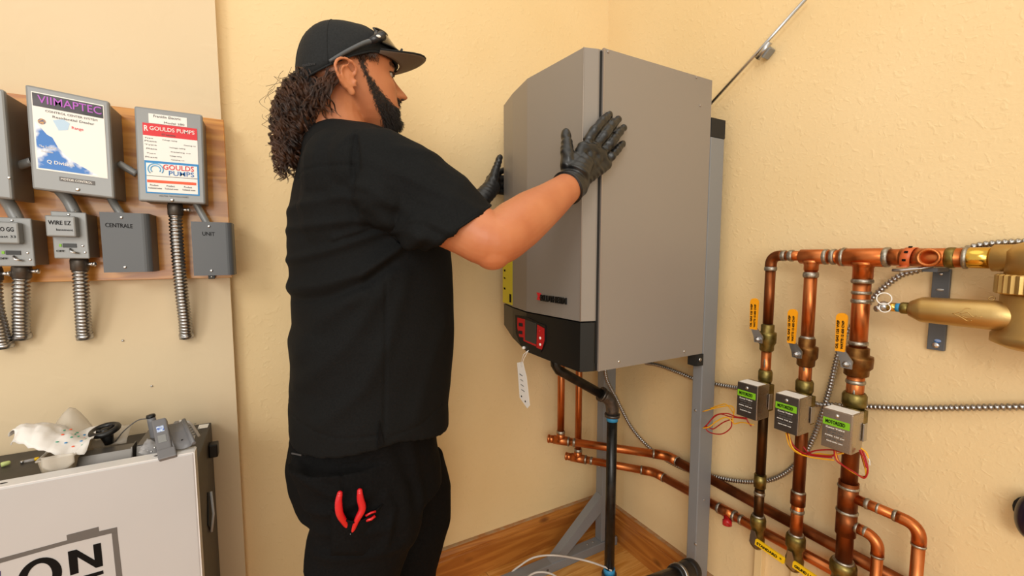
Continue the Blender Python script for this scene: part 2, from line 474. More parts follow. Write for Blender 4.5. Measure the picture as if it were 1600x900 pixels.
# ------------------------------------------------------------------ plywood board and electrical boxes
YB = -.06
bl = at(0, 142, 1, YB); br = at(349, 183, 1, YB); bb = at(348, 434, 1, YB)
bd = thing('plywood_board', 'orange-brown varnished plywood board fixed to the wall behind the electrical boxes', 'board', (br.x - .4, 0, 1.4))
obj('panel', MB().box((-2.25, YB, bb.z), (br.x, YB + .02, bl.z - .002), bev=.001), 'board_wood', bd)
obj('batten', MB().box((-2.25, YB + .02, bb.z + .03), (br.x - .045, -.035, bb.z + .08)), 'base_wood', bd)
obj('batten', MB().box((-2.25, YB + .02, bl.z - .09), (br.x - .045, -.035, bl.z - .04)), 'base_wood', bd)


def screwhead(p, ax, r, parent, name='screw', ms='screw'):
    d, u, w_ = frame_from(ax); p = V(p)
    mb = MB().lathe([(r, 0), (r, r * .25), (r * .8, r * .55), (r * .3, r * .7)], p, ax, 14)
    return obj(name, mb, ms, parent)


def boxframe(tl, tr, bl_, dep):
    """box whose front face has corners tl,tr,bl (world), body goes back by dep along +Y"""
    X = (tr - tl).normalized(); Z = (tl - bl_).normalized(); Y = V((0, 1, 0))
    return X, Y, Z, (tr - tl).length, (tl - bl_).length


def ctrl_box(name, label, tlp, trp, blp, yf, parts_fn, ms='grey_box', bev=.004):
    tl = at(*tlp, 1, yf); tr = at(*trp, 1, yf); bo = at(*blp, 1, yf)
    X, Y, Z, W, H = boxframe(tl, tr, bo, 0); Xh = V((X.x, 0, X.z)).normalized(); Z = V((Z.x, 0, Z.z)).normalized()
    c = tl + Xh * W / 2 - Z * H / 2
    t = thing(name, label, 'electrical box', (c.x, YB, c.z - H / 2))
    dep = (YB - yf)
    obj('housing', MB().obox(V((c.x, (yf + .012 + YB) / 2, c.z)), Xh, V((0, 1, 0)), Z, W / 2 - .003, (dep - .012) / 2, H / 2 - .003, bev=.002), 'grey_side', t)
    obj('cover', MB().obox(V((c.x, yf + .007, c.z)), Xh, V((0, 1, 0)), Z, W / 2, .007, H / 2, bev=bev), ms, t)
    o = tl.copy(); o.y = yf

    def P(u, v, d=.0): return o + Xh * (u * W) - Z * (v * H) + V((0, -d, 0))
    parts_fn(t, P, Xh, Z, W, H); return t


def rect(P, u0, v0, u1, v1, d0, d1):
    """thin plate on a cover, from fractions"""
    a, b, c, e = P(u0, v0, d0), P(u1, v0, d0), P(u1, v1, d0), P(u0, v1, d0)
    return MB().prism([a, b, c, e], V((0, -(d1 - d0), 0)))


def big_parts(t, P, X, Z, W, H):
    st = obj('sticker', rect(P, .07, .055, .93, .80, 0, .0008), 'white', t)
    obj('header_print', rect(P, .08, .065, .92, .19, .0008, .0011), 'fade', st)
    # blue wave of the printed picture
    pts = [P(.09, .34, .0008), P(.15, .39, .0008), P(.22, .45, .0008), P(.28, .47, .0008), P(.34, .56, .0008), P(.43, .63, .0008), P(.52, .68, .0008), P(.66, .73, .0008), P(.82, .785, .0008), P(.09, .785, .0008)]
    obj('wave_print', MB().prism(pts, V((0, -.0003, 0))), 'deepblue', st)
    obj('cloud_print', MB().prism([P(.3, .3, .0008), P(.42, .27, .0008), P(.5, .3, .0008), P(.47, .37, .0008), P(.36, .39, .0008)], V((0, -.0003, 0))), mat('pale_blue_print', 'B7D2EA', .5), st)
    obj('badge_print', MB().lathe([(.006, 0), (.006, .0014)], P(.17, .33, 0), (0, -1, 0), 18), mat('round_badge_print', 'D9A760', .5, col2='304A80', scale=300), st)
    text('VIIMAPTEC', P(.14, .155, .0012), X, Z, W * .76, H * .075, 'violet', st, bold=.004)
    text('CONTROL CENTER SYSTEM', P(.22, .23, .0009), X, Z, W * .62, H * .02, 'frame_grey', st)
    text('Residential Dealer', P(.3, .275, .0009), X, Z, W * .5, H * .022, 'frame_grey', st)
    text('The Solution', P(.12, .58, .0012), X, Z, W * .2, H * .02, 'white', st)
    text('Protection', P(.14, .625, .0012), X, Z, W * .14, H * .018, 'white', st)
    text('Q Division', P(.2, .735, .0012), X, Z, W * .32, H * .04, 'white', st, bold=.01)
    text('Range', P(.52, .36, .0009), X, Z, W * .14, H * .035, 'red', st)
    pl = obj('nameplate', rect(P, .33, .845, .76, .885, 0, .0012), 'frame_grey', t)
    text('MOTOR CONTROL', P(.35, .877, .0013), X, Z, W * .38, H * .022, 'white', pl, bold=.01)
    screwhead(P(.54, .95), (0, -1, 0), .0042, t)


def goulds_parts(t, P, X, Z, W, H):
    wl = obj('white_sticker', rect(P, .20, .06, .76, .16, 0, .0007), 'white', t)
    text('Franklin Electric', P(.27, .095, .0008), X, Z, W * .4, H * .025, 'frame_grey', wl)
    text('Model 280', P(.42, .15, .0008), X, Z, W * .3, H * .02, 'frame_grey', wl)
    st = obj('sticker', rect(P, .11, .17, .91, .56, 0, .0009), 'white', t)
    obj('red_band', rect(P, .11, .165, .91, .295, .0009, .0012), 'red', st)
    text('GOULDS PUMPS', P(.21, .235, .0013), X, Z, W * .66, H * .042, 'white', st, bold=.006)
    text('R', P(.13, .25, .0013), X, Z, W * .06, H * .06, 'white', st, bold=.02)
    text('ITT Industries', P(.38, .28, .0013), X, Z, W * .2, H * .02, 'frame_grey', st)
    for i, (a, b, c) in enumerate(((.33, .13, .25), (.335, .38, .6), (.36, .13, .3), (.37, .7, .88), (.4, .13, .3), (.41, .48, .72), (.44, .15, .3), (.455, .5, .8), (.49, .15, .28), (.5, .48, .66), (.53, .13, .3), (.54, .5, .7))):
        text(('Type', 'Voltage rating', 'Phase', 'Catalog no')[i % 4], P(b, a, .001), X, Z, W * (c - b), H * .014, 'frame_grey', st)
    bl_ = obj('blue_sticker', rect(P, .115, .56, .915, .91, 0, .0009), 'blue', t)
    obj('white_field', rect(P, .135, .72, .89, .895, .0009, .0012), 'white', bl_)
    obj('white_field', MB().prism([P(.135, .585, .0009), P(.89, .585, .0009), P(.89, .725, .0009), P(.135, .725, .0009)], V((0, -.0003, 0))), 'white', bl_)
    obj('orange_band', rect(P, .14, .765, .87, .795, .0012, .0014), 'orange_p', bl_)
    sw = MB()
    for k, rr in enumerate((.014, .009)):
        sw.tube([P(.27, .65, .0014) + X * math.cos(a) * rr + Z * math.sin(a) * rr * .95 for a in [i * .3 - .6 for i in range(16)]], .0013, 6)
    obj('swirl_print', sw, mat('pale_blue_swirl', '6FB4E0', .5), bl_)
    text('GOULDS', P(.38, .645, .0014), X, Z, W * .46, H * .055, 'red', bl_, bold=.01)
    text('PUMPS', P(.46, .705, .0014), X, Z, W * .38, H * .05, mat('blue_letters', '1568B0', .5), bl_, bold=.006)
    for u in (.18, .42, .68):
        text('Product', P(u, .83, .0014), X, Z, W * .12, H * .018, 'frame_grey', bl_)
        text('Technical notes', P(u - .03, .86, .0014), X, Z, W * .2, H * .016, 'frame_grey', bl_)
    text('WATER TECHNOLOGIES', P(.3, .94, .0003), X, Z, W * .44, H * .014, 'frame_grey', t)
    screwhead(P(.49, .972), (0, -1, 0), .0042, t)


ctrl_box('control_box', 'large grey control box with a blue and white sticker and violet lettering', (38, 131), (170, 158), (50, 295), -.165, big_parts)
ctrl_box('control_box', 'grey control box with red and blue pump stickers, right of the violet-lettered one', (209, 165), (316, 179), (216, 314), -.15, goulds_parts)


def far_parts(t, P, X, Z, W, H):
    screwhead(P(.5, .95), (0, -1, 0), .0042, t)
    screwhead(P(.97, .8), (0, -1, 0), .003, t)


ctrl_box('control_box', 'grey control box cut off by the left edge of the photo', (-105, 118), (6, 140), (-88, 300), -.165, far_parts)


def link(a, b, ya, yb, w_, label, extra=None, mid=None):
    """offset nipple between two boxes: bent grey metal pipe"""
    pts = [at(*q, 1, yy) for q, yy in zip([a] + (mid or []) + [b], [ya] + [(ya + yb) / 2] * len(mid or []) + [yb])]
    t = thing('offset_nipple', label, 'conduit fitting', tuple(pts[0]))
    obj('pipe', MB().tube(smooth_path(pts, 8), w_ * 1.35, 14), 'grey_box', t)
    for p, q in ((pts[0], pts[1]), (pts[-1], pts[-2])):
        d = (q - p).normalized(); obj('locknut', MB().cyl(p - d * .001, p + d * .006, w_ * 1.35, 8), 'steel', t)


link((20, 262), (50, 252), -.11, -.12, .0065, 'grey bent fitting joining the edge box to the violet-lettered box')
link((186, 256), (214, 272), -.11, -.11, .0062, 'bright bent fitting joining the violet-lettered box to the pump-sticker box')
link((92, 296), (118, 334), -.10, -.11, .0085, 'bent grey fitting between the violet-lettered box and the small box below', mid=[(106, 312)])
link((168, 298), (190, 336), -.09, -.10, .0062, 'bent fitting between the violet-lettered box and the slate cover marked CENTRALE', mid=[(178, 318)])
link((2, 303), (28, 345), -.10, -.11, .0085, 'bent grey fitting above the leftmost small switch box', mid=[(16, 322)])
link((305, 316), (324, 350), -.10, -.10, .006, 'bent fitting between the pump-sticker box and the slate UNIT cover', mid=[(314, 332)])


def switch_box(cx, ty, by, label, l1, l2):
    """small disconnect with a hinged lid, px column cx"""
    yf = -.135; c0 = at(cx, ty, 1, yf); c1 = at(cx + 4, by, 1, yf); W = .058
    X = V((1, 0, -.02)).normalized(); Z = V((0, 0, 1)); H = c0.z - c1.z; c = (c0 + c1) / 2
    t = thing('switch_box', label, 'electrical box', (c.x, YB, c1.z))
    obj('housing', MB().obox(V((c.x, (yf + YB) / 2 + .004, c.z)), X, V((0, 1, 0)), Z, W / 2 - .002, (YB - yf) / 2 - .004, H / 2 - .002, bev=.002), 'grey_side', t)
    obj('face_plate', MB().obox(V((c.x, yf + .002, c.z)), X, V((0, 1, 0)), Z, W / 2, .003, H / 2, bev=.002), 'grey_box', t)
    lc = V((c.x - .008, yf - .0115, c.z + H * .18))
    lid = obj('hinged_lid', MB().obox(lc, X, V((0, 1, 0)), Z, W / 2 - .005, .010, H * .22, bev=.003), 'grey_box', t)
    o = lc - X * (W / 2 - .010) + V((0, -.0102, 0))
    text(l1, o + Z * .003, X, Z, W * .62, .009, 'ink', lid, bold=.01)
    text(l2, o - Z * .010 + X * .012, X, Z, W * .45, .005, 'ink', lid)
    q = V((c.x, yf - .001, c.z))
    obj('toggle_slot', MB().obox(q + X * -.002 - Z * H * .22, X, V((0, 1, 0)), Z, .011, .002, .0045), 'black_plastic', t)
    obj('green_dot', MB().obox(q + X * -.017 - Z * H * .22, X, V((0, 1, 0)), Z, .002, .0015, .003), 'green_label', t)
    text('OFF', q + X * -.024 - Z * H * .36 + V((0, -.002, 0)), X, Z, .013, .004, 'ink', t)
    lv = obj('lever', MB().tube([q + X * -.001 - Z * H * .29 + V((0, -.003, 0)), q + X * .002 - Z * H * .36 + V((0, -.008, 0)), q + X * .012 - Z * H * .38 + V((0, -.004, 0))], .0022, 8), 'screw', t)
    for u, v in ((0, .44), (.019, -.22), (.022, -.36)):
        screwhead(q + X * u + Z * H * v, (0, -1, 0), .0028, t)
    return c1, c


s1, c1 = switch_box(108, 331, 404, 'small grey switch box with a scribbled lid, second from the left edge', 'WIRE EZ', 'basement')
s0, c0 = switch_box(20, 340, 416, 'small grey switch box with a scribbled lid at the left edge', 'VIDEO GG', 'east 33')


def cover(px0, px1, py0, py1, word, label, wx):
    yf = -.135; a = at(px0, py0, 1, yf); b = at(px1, py0 + 2, 1, yf); c = at(px0, py1, 1, yf)
    x0, x1, z1, z0 = a.x, b.x, a.z, c.z
    t = thing('conduit_cover', label, 'electrical box', ((x0 + x1) / 2, YB, z0))
    n = 5; pr_ = []; r = .014
    pr_ = [V((x0, YB, 0)), V((x0, yf, 0))] + [V((x1 - r + r * math.sin(k * math.pi / 2 / n), yf + r - r * math.cos(k * math.pi / 2 / n), 0)) for k in range(n + 1)] + [V((x1, YB, 0))]
    mb = MB().prism([p + V((0, 0, z0)) for p in pr_], V((0, 0, z1 - z0)))
    obj('cover', mb, 'grey_box_dark', t)
    for k in (0, 1): screwhead(((x0 + x1) / 2 - .006, yf, z1 - .011 if k == 0 else z0 + .012), (0, -1, 0), .0033, t)
    text(word, (x0 + (x1 - x0) * wx, yf - .0004, z1 - .034), (1, 0, -.03), (0, 0, 1), (x1 - x0) * (.55 if len(word) > 5 else .3), .0095, 'ink', t, name='handwriting')
    return x0, x1, z0, z1


cover(155, 232, 331, 426, 'CENTRALE', 'slate grey metal cover with handwritten word CENTRALE', .1)
ux = cover(298, 362, 346, 431, 'UNIT', 'slate grey metal cover with handwritten word UNIT, right end of the plywood', .26)
t = thing('mounting_tab', 'black metal tab with a screw under the slate UNIT cover', 'bracket', (ux[0] + .03, YB, ux[2] - .008))
obj('tab', MB().box((ux[0] + .022, -.072, ux[2] - .012), (ux[0] + .037, -.062, ux[2] - .0005), bev=.001), 'black_plastic', t)
screwhead((ux[0] + .0295, -.072, ux[2] - .006), (0, -1, 0), .0025, t)


def conduit(pts, ys, label, r=.0135, ztop=None):
    P_ = [at(a, b, 1, y_) for (a, b), y_ in zip(pts, ys)]
    t = thing('flexible_conduit', label, 'conduit', tuple(P_[-1]))
    d = (P_[1] - P_[0]).normalized()
    obj('connector', MB().lathe([(r * 1.05, -.012), (r * 1.2, -.004), (r * 1.2, .017), (r * 1.05, .019)], P_[0], d, 20), 'iron', t)
    s_ = P_[0] + V((r * 1.1, -.004, -.004)); obj('clamp_screw', MB().cyl(s_, s_ + V((.011, -.003, 0)), .0042, 10).lathe([(.0035, 0), (.0055, .001), (.0055, .004), (.002, .0055)], s_ + V((.011, -.003, 0)), (1, -.25, 0), 12), 'screw', t)
    obj('wound_hose', flex(P_, r, .0085, 18, .18), 'flex', t)
    e = P_[-1]
    obj('end_collar', MB().cyl(e + V((0, 0, .008)), e + V((.001, .001, -.004)), r * 1.2, 16), 'steel', t)


conduit([(124, 410), (127, 450), (130, 500), (132, 527)], [-.098, -.09, -.07, -.052], 'short ribbed steel conduit below the second small switch box')
conduit([(34, 421), (33, 460), (33, 500), (34, 527)], [-.098, -.09, -.07, -.052], 'short ribbed steel conduit below the leftmost small switch box')
conduit([(274, 325), (276, 370), (283, 450), (289, 500), (291, 526)], [-.105, -.105, -.09, -.07, -.052], 'long ribbed steel conduit below the pump-sticker box')
conduit([(-12, 425), (-8, 480), (0, 515), (6, 541)], [-.098, -.09, -.07, -.052], 'ribbed conduit cut by the left edge of the photo')

# ------------------------------------------------------------------ boiler on its stand
N = V((-.538, -.594, 0)); XBK = -.12
zt = at(941.7, 75.5, 1, N.y).z; zb = at(933, 580, 1, N.y).z


def pl(px, py, z): p = at(px, py, 2, z); return V((p.x, p.y, 0))


A912 = pl(912.5, 72.5, zt); A823 = pl(823.7, 122, zt); A800 = pl(801, 145, zt); A787 = pl(787, 164, zt)
print('boiler plan', N, A912, A823, A800, A787, zt, zb)
bo = thing('boiler', 'tall taupe metal boiler with black lower fascia and control display', 'boiler', (-.33, -.35, zb))
zs = at(932.7, 501.6, 1, N.y).z  # seam
g = V((-.0, 0, 0))
Nd = N + V((-.008, .004, 0))
door = [Nd, A912, A823, A800, A787, V((A787.x + .05, A787.y, 0)), V((N.x + .06, N.y + .006, 0))]


def ring(pts, z0, z1): return MB().prism([p + V((0, 0, z0)) for p in pts], V((0, 0, z1 - z0)))


body = [V((N.x + .004, N.y, 0)), V((XBK, N.y, 0)), V((XBK, A787.y, 0)), V((A787.x + .045, A787.y, 0)), V((N.x + .004, A787.y, 0))]
body = [V((N.x + .004, N.y, 0)), V((XBK, N.y, 0)), V((XBK, A787.y, 0)), V((A787.x + .055, A787.y, 0))]
obj('casing', ring(body, zb + .004, zt), 'boiler', bo)
obj('side_panel', MB().prism([V((N.x + .003, N.y - .003, zb)), V((XBK, N.y - .003, zb)), V((XBK, N.y - .003, zt)), V((N.x + .003, N.y - .003, zt))], V((0, .004, 0))), 'boiler', bo)
dr = obj('front_door', ring(door, zs, zt - .002), 'boiler', bo)
obj('shadow_gap', MB().box((N.x - .003, N.y + .001, zb + .02), (N.x + .006, N.y + .012, zt - .006)), 'black_matt', bo)
obj('fold_edge', MB().cyl(A912 + V((-.0006, -.0004, zs)), A912 + V((-.0006, -.0004, zt - .002)), .0014, 8), 'boiler_edge', dr)
obj('panel_edge', MB().box((N.x + .002, N.y - .0042, zb), (N.x + .006, N.y + .002, zt)), 'boiler_edge', bo)
for px, py in ((967, 565), (1069, 549), (1094, 165), (950, 81), (1088, 121)):
    screwhead(at(px, py, 1, N.y - .003), (0, -1, 0), .0035, bo, ms='boiler_edge' if py < 200 else 'screw')
# black fascia: outline follows the curved plan, bottom sweeps up at the far end
cols = [(Nd, 0.0), (A912.lerp(Nd, .0), .0), (A912.lerp(A823, .5), .004), (A823, .010), (A800, .03), (A787, .055)]
mb = MB(); top = []; bot = []
zf = zs - .004
vs = []
for p, dz in cols: vs += [p + V((0, 0, zf)), p + V((0, 0, zb + dz)), p + V((.03, .0, zb + dz - .0)), p + V((.03, 0, zf))]
fs = []
for i in range(len(cols) - 1):
    for k in range(4): fs.append((i * 4 + k, i * 4 + (k + 1) % 4, (i + 1) * 4 + (k + 1) % 4, (i + 1) * 4 + k))
fs += [(0, 1, 2, 3), tuple(4 * (len(cols) - 1) + k for k in (3, 2, 1, 0))]
mb.add(vs, fs); fas = obj('lower_fascia', mb, 'black_plastic', bo)
obj('base_tray', ring([V((N.x + .03, N.y + .01, 0)), V((XBK - .0, N.y + .01, 0)), V((XBK, A787.y - .01, 0)), V((A787.x + .06, A787.y - .01, 0))], zb - .002, zb + .01), 'black_matt', bo)
# control panel on the main facet: frame along the facet
fd = (A912 - A823).normalized(); fn = V((fd.y, -fd.x, 0));
if fn.x > 0: fn = -fn


def facet(px, py):
    """point of the main front facet at a pixel"""
    d = FW + RT * ((px - 800) / F) + UP * ((450 - py) / F); t_ = (A823 - V((CAM.x, CAM.y, 0))).dot(fn) / (d.dot(fn))
    return CAM + d * t_


def fpoly(pix, th, lift): return MB().prism([facet(*q) + fn * lift for q in pix], fn * th)


cp = obj('control_panel', fpoly([(806, 492), (823, 495), (853, 509), (853, 535), (846, 550), (832, 549), (815, 540), (807, 520)], .004, -.001), 'black_plastic', bo)
cp2 = obj('red_bezel', fpoly([(810, 496), (822, 499), (822, 533), (814, 530), (810, 512)], .0012, .003), 'red_panel', cp)
obj('red_bezel', fpoly([(841, 507), (852, 513), (852, 532), (848, 546), (840, 543)], .0012, .003), 'red_panel', cp)
obj('red_bezel', fpoly([(821, 530), (839, 538), (839, 541), (821, 533)], .0012, .003), 'red_panel', cp)
obj('display', fpoly([(822, 499), (839.5, 505), (839.5, 538), (822, 531)], .0015, .003), 'screen', cp)
for q in ((815.5, 507), (815, 519), (816.5, 529)):
    obj('button', fpoly([(q[0] - 3, q[1] - 3), (q[0] + 3, q[1] - 2), (q[0] + 3, q[1] + 3.2), (q[0] - 3, q[1] + 2)], .001, .0042), 'black_matt', cp)
for q in ((846, 528), (846, 538), (845, 517)):
    obj('button', MB().lathe([(.0042, 0), (.0042, .002), (.002, .003)], facet(*q) + fn * .004, fn, 12), 'red_panel' if q[1] < 520 else 'white', cp)
obj('knob', MB().lathe([(.0045, 0), (.0045, .006), (.003, .008)], facet(821, 543) + fn * .003, fn, 14), 'white', cp)
# raised badge with dark letters
fdx = (facet(900, 470) - facet(840, 470)); fdx.z = 0; fdx.normalize()
bp0 = facet(846, 470) + fn * .001
text('KLUTHERM', bp0, fdx, (0, 0, 1), (facet(886, 474) - facet(846, 470)).length, .018, 'black_plastic', dr, name='badge_lettering', th=.004, bold=.03)
obj('badge_mark', fpoly([(840, 457), (845, 458), (846, 463), (843, 465), (846, 469), (840, 468), (842, 463)], .004, .0), 'red', dr)
# yellow sticker on the curved end facet
e0 = A787; e1 = A800.lerp(A787, .0)


def facet2(px, py):
    n2 = (A800 - A787).normalized(); n2 = V((n2.y, -n2.x, 0)); d = FW + RT * ((px - 800) / F) + UP * ((450 - py) / F)
    return CAM + d * ((A800 - V((CAM.x, CAM.y, 0))).dot(n2) / d.dot(n2)), n2


_, n2 = facet2(790, 400)
if n2.x > 0: n2 = -n2
ys_ = [facet2(786, 400)[0], facet2(801, 400)[0], facet2(801, 477)[0], facet2(786, 472)[0]]
ylb = obj('yellow_sticker', MB().prism([p + n2 * .0005 for p in ys_], n2 * .0006), 'yellow_label', dr)
X2 = (ys_[1] - ys_[0]).normalized()
for i, py in enumerate((412, 424, 436, 452)):
    p = facet2(788, py)[0] + n2 * .0013
    text(('ENERGY', 'GUIDE 95', 'kWh/yr', 'MODEL')[i], p, X2, (0, 0, 1), .022, .007, 'ink', ylb)
obj('code_patch', MB().prism([facet2(a, b)[0] + n2 * .0011 for a, b in ((796.5, 459), (799.5, 460), (799.5, 473), (796.5, 472))], n2 * .0004), 'ink', ylb)
# hang tag
p0 = facet(827, 547) + fn * .003
t = thing('paper_tag', 'white paper tag hanging on a string from the boiler control panel', 'tag', tuple(p0))
tg = [facet(a, b) + fn * .012 for a, b in ((813, 566), (822, 564), (828, 588), (833, 632), (829, 637), (817, 620))]
obj('string', MB().tube([p0, facet(823, 553) + fn * .012, facet(819, 568) + fn * .013], .0009, 6), 'white', t)
obj('string', MB().tube([p0, facet(824, 560) + fn * .014, facet(821, 572) + fn * .014], .0007, 6), 'white', t)
tp = obj('card', MB().prism(tg, fn * .0006), 'white', t)
for a, b, s_ in ((817, 584, 'WARNING'), (818, 592, 'read first'), (819, 600, 'installation'), (820, 608, 'instructions')):
    text(s_, facet(a, b) + fn * .0128, (fdx + V((0, 0, -.15))), (0, 0, 1), .016, .003, 'frame_grey', tp)
for a, b in ((820, 618), (826, 626)):
    obj('print_dot', MB().lathe([(.003, 0), (.003, .0003)], facet(a, b) + fn * .0127, fn, 10), 'ink', tp)

# stand: two posts with feet and brace
XP = XBK + .006
n1 = at(1096, 600, 0, XP - .004); yl = at(1081, 600, 0, XP - .004).y; xr = at(1117, 600, 1, n1.y).x
print('post', n1, yl, xr)
st = thing('boiler_stand', 'grey painted steel stand with two posts carrying the boiler', 'stand', (-.08, -.35, 0))
ztp = at(1115, 184, 1, n1.y).z
zcap = at(1115, 214, 1, n1.y).z


def post(y0, y1, z1):
    return MB().box((XP - .002, y0, .037), (min(xr, -.024), y1, z1), bev=.0025)


obj('post', post(n1.y, yl, zcap), 'post', st)
obj('post_cap', MB().box((XP - .003, n1.y - .001, zcap), (min(xr, -.024) + .001, yl + .001, ztp), bev=.001), 'black_matt', st)
yq = -.105
obj('post', post(yq - .04, yq, zt - .02), 'post', st)
for py in (641, 850):
    p = at(1087, py, 0, XP - .002); screwhead(p, (-1, 0, 0), .0042, st, 'bolt', 'steel')
p = at(1097 + 3, 781, 1, n1.y); screwhead(p, (0, -1, 0), .003, st, 'bolt', 'steel')
for z_ in (.16, .36): screwhead((XP - .002, yq - .02, z_), (-1, 0, 0), .0045, st, 'bolt', 'steel')
# foot of the far post, runs out into the room
xf = -.58
obj('foot', MB().box((xf, yq - .045, .0005), (-.03, yq + .002, .037), bev=.0025), 'post', st)
y0 = n1.y
obj('foot', MB().box((xf, y0 - .003, .0005), (-.03, y0 + .044, .037), bev=.0025), 'post', st)
zb1 = .235; xb = XP - .24
bt = V((XP - .002, yq - .042, zb1)); 
mb = MB()
mb.prism([V((XP - .002, yq - .042, .24)), V((XP - .002, yq - .042, .175)), V((xb + .045, yq - .042, .037)), V((xb - .01, yq - .042, .037))], V((0, .003, 0)))
mb.prism([V((XP - .002, yq - .042, .24)), V((xb - .01, yq - .042, .037)), V((xb - .013, yq - .042, .037)), V((XP - .004, yq - .042, .2445))], V((0, .036, 0)))
obj('brace', mb, 'post', st)
for xx in (XP - .03, XP - .06): screwhead((xx, yq - .02, .036), (0, 0, 1), .004, st, 'bolt', 'steel')
screwhead((xf + .19, yq - .045, .02), (0, -1, 0), .005, st, 'bolt', 'iron')
# small hanger bracket under the boiler at the near post
hb = at(1090, 560, 0, XP - .012)
obj('hanger', MB().box((XP - .03, n1.y - .002, hb.z - .02), (XP - .002, n1.y + .004, hb.z + .016)).box((XP - .034, n1.y + .0, hb.z - .02), (XP - .030, n1.y + .03, hb.z + .016)), 'black_matt', st)
hbl = V((XP - .02, n1.y - .003, hb.z)); screwhead(hbl, (0, -1, 0), .006, st, 'bolt', 'steel')

# slanted rod above the boiler
p0 = at(1107, 166, 0, -.03); p1 = at(1265, -8, 0, -.03)
t = thing('conduit_rod', 'thin slanted metal conduit on the wall above the boiler', 'conduit', tuple(p0))
obj('rod', MB().cyl(p0, p1, .0045, 12), 'steel', t)
q0 = at(1183, 92, 0, -.03); q1 = at(1203, 66, 0, -.03)
obj('coupling', MB().cyl(q0, q1, .0075, 12), 'steel', t)
q = (q0 + q1) / 2; d = (q1 - q0).normalized()
obj('strap', MB().obox(q + V((.014, 0, 0)), d, d.cross(V((1, 0, 0))), V((1, 0, 0)), .014, .013, .013, bev=.001), 'grey_box', t)

# ------------------------------------------------------------------ copper pipework
def pipe(parent, pts, r, ms='copper', name='pipe', n=18, sm=0):
    return obj(name, MB().tube(smooth_path(pts, sm) if sm else pts, r, n), ms, parent)


def band(parent, p, d, r, ms='solder', w_=.006, name='solder_joint'):
    d = V(d).normalized(); return obj(name, MB().lathe([(r * 1.0, -w_), (r * 1.10, -w_ * .6), (r * 1.12, 0), (r * 1.09, w_ * .6), (r * 1.0, w_)], p, d, 18), ms, parent)


def bend(a, b, c, rad, k=8):
    """rounded corner at b between directions to a and c"""
    u = (a - b).normalized(); v = (c - b).normalized(); p = b + u * rad; q = b + v * rad
    return [p.lerp(b, t / k).lerp(b.lerp(q, t / k), t / k) for t in range(k + 1)]


XW = -.075
g1 = at(1197, 445, 0, XW); g2 = at(1266, 444, 0, XW); g3 = at(1347, 444, 0, XW)
zm = at(1265, 401, 0, XW).z; zm1 = at(1225, 400, 0, XW).z
g1.y = -.768; zm1 = zm + .002
r1, r2, r3 = .0128, .0145, .0175
mf = thing('copper_manifold', 'horizontal copper manifold with large soldered tees feeding three vertical risers', 'pipework', (XW, g2.y, zm))
yv = [-.768, g2.y, g3.y]; print('risers', yv, zm)
E1 = V((XW, yv[0], zm1))
cur = bend(V((XW, yv[0], zm1 - .1)), E1, V((XW, -1, zm1)), .026)
pipe(mf, [E1 + V((0, 0, -.035))] + cur + [E1 + V((0, -.032, 0))], r1 * 1.12, 'copper_dark', 'elbow')
pipe(mf, [E1 + V((0, -.03, 0)), V((XW, yv[1] + .02, zm1))], r1)
band(mf, E1 + V((0, -.034, 0)), (0, 1, 0), r1 * 1.06)
band(mf, E1 + V((0, -.053, 0)), (0, 1, 0), r1 * 1.1)
band(mf, E1 + V((0, 0, -.036)), (0, 0, 1), r1 * 1.1)


def tee(parent, y0, y1, yc, z, R, rb, zbm, ms='copper'):
    mb = MB().lathe([(R * .8, 0), (R, .003), (R, abs(y1 - y0) - .003), (R * .8, abs(y1 - y0))], V((XW, y0, z)), (0, -1, 0), 24)
    mb.tube([V((XW, yc, z - R * .5)), V((XW, yc, z - R * .9)), V((XW, yc, z - R * 1.15)), V((XW, yc, zbm))], [rb * 1.5, rb * 1.25, rb * 1.12, rb * 1.12], 22)
    return obj('tee', mb, ms, parent)


ya = at(1250, 400, 0, XW).y; yb_ = at(1296, 400, 0, XW).y; yc_ = at(1311, 400, 0, XW).y; yd = at(1388, 402, 0, XW).y; ye = at(1408, 403, 0, XW).y; yf_ = at(1512, 405, 0, XW).y
tee(mf, ya, yb_, yv[1], zm, .0185, r2, zm - .035)
tee(mf, yc_, yd, yv[2], zm - .001, .0212, r3, zm - .055)
pipe(mf, [V((XW, yb_, zm)), V((XW, yc_, zm))], .0165)
pipe(mf, [V((XW, yd, zm)), V((XW, ye - .02, zm))], .0185)
for yy in (at(1291, 400, 0, XW).y, at(1303, 400, 0, XW).y): band(mf, V((XW, yy, zm)), (0, 1, 0), .0178, w_=.005)
band(mf, V((XW, at(1319, 400, 0, XW).y, zm)), (0, 1, 0), .0205, w_=.004)
band(mf, V((XW, at(1386, 402, 0, XW).y, zm)), (0, 1, 0), .0205, w_=.006)
band(mf, V((XW, yv[1], zm - .046)), (0, 0, 1), r2 * 1.1, w_=.007)
band(mf, V((XW, yv[2], zm - .056)), (0, 0, 1), r3 * 1.13, w_=.005)
band(mf, V((XW, yv[2], zm - .083)), (0, 0, 1), r3 * 1.02, w_=.004)
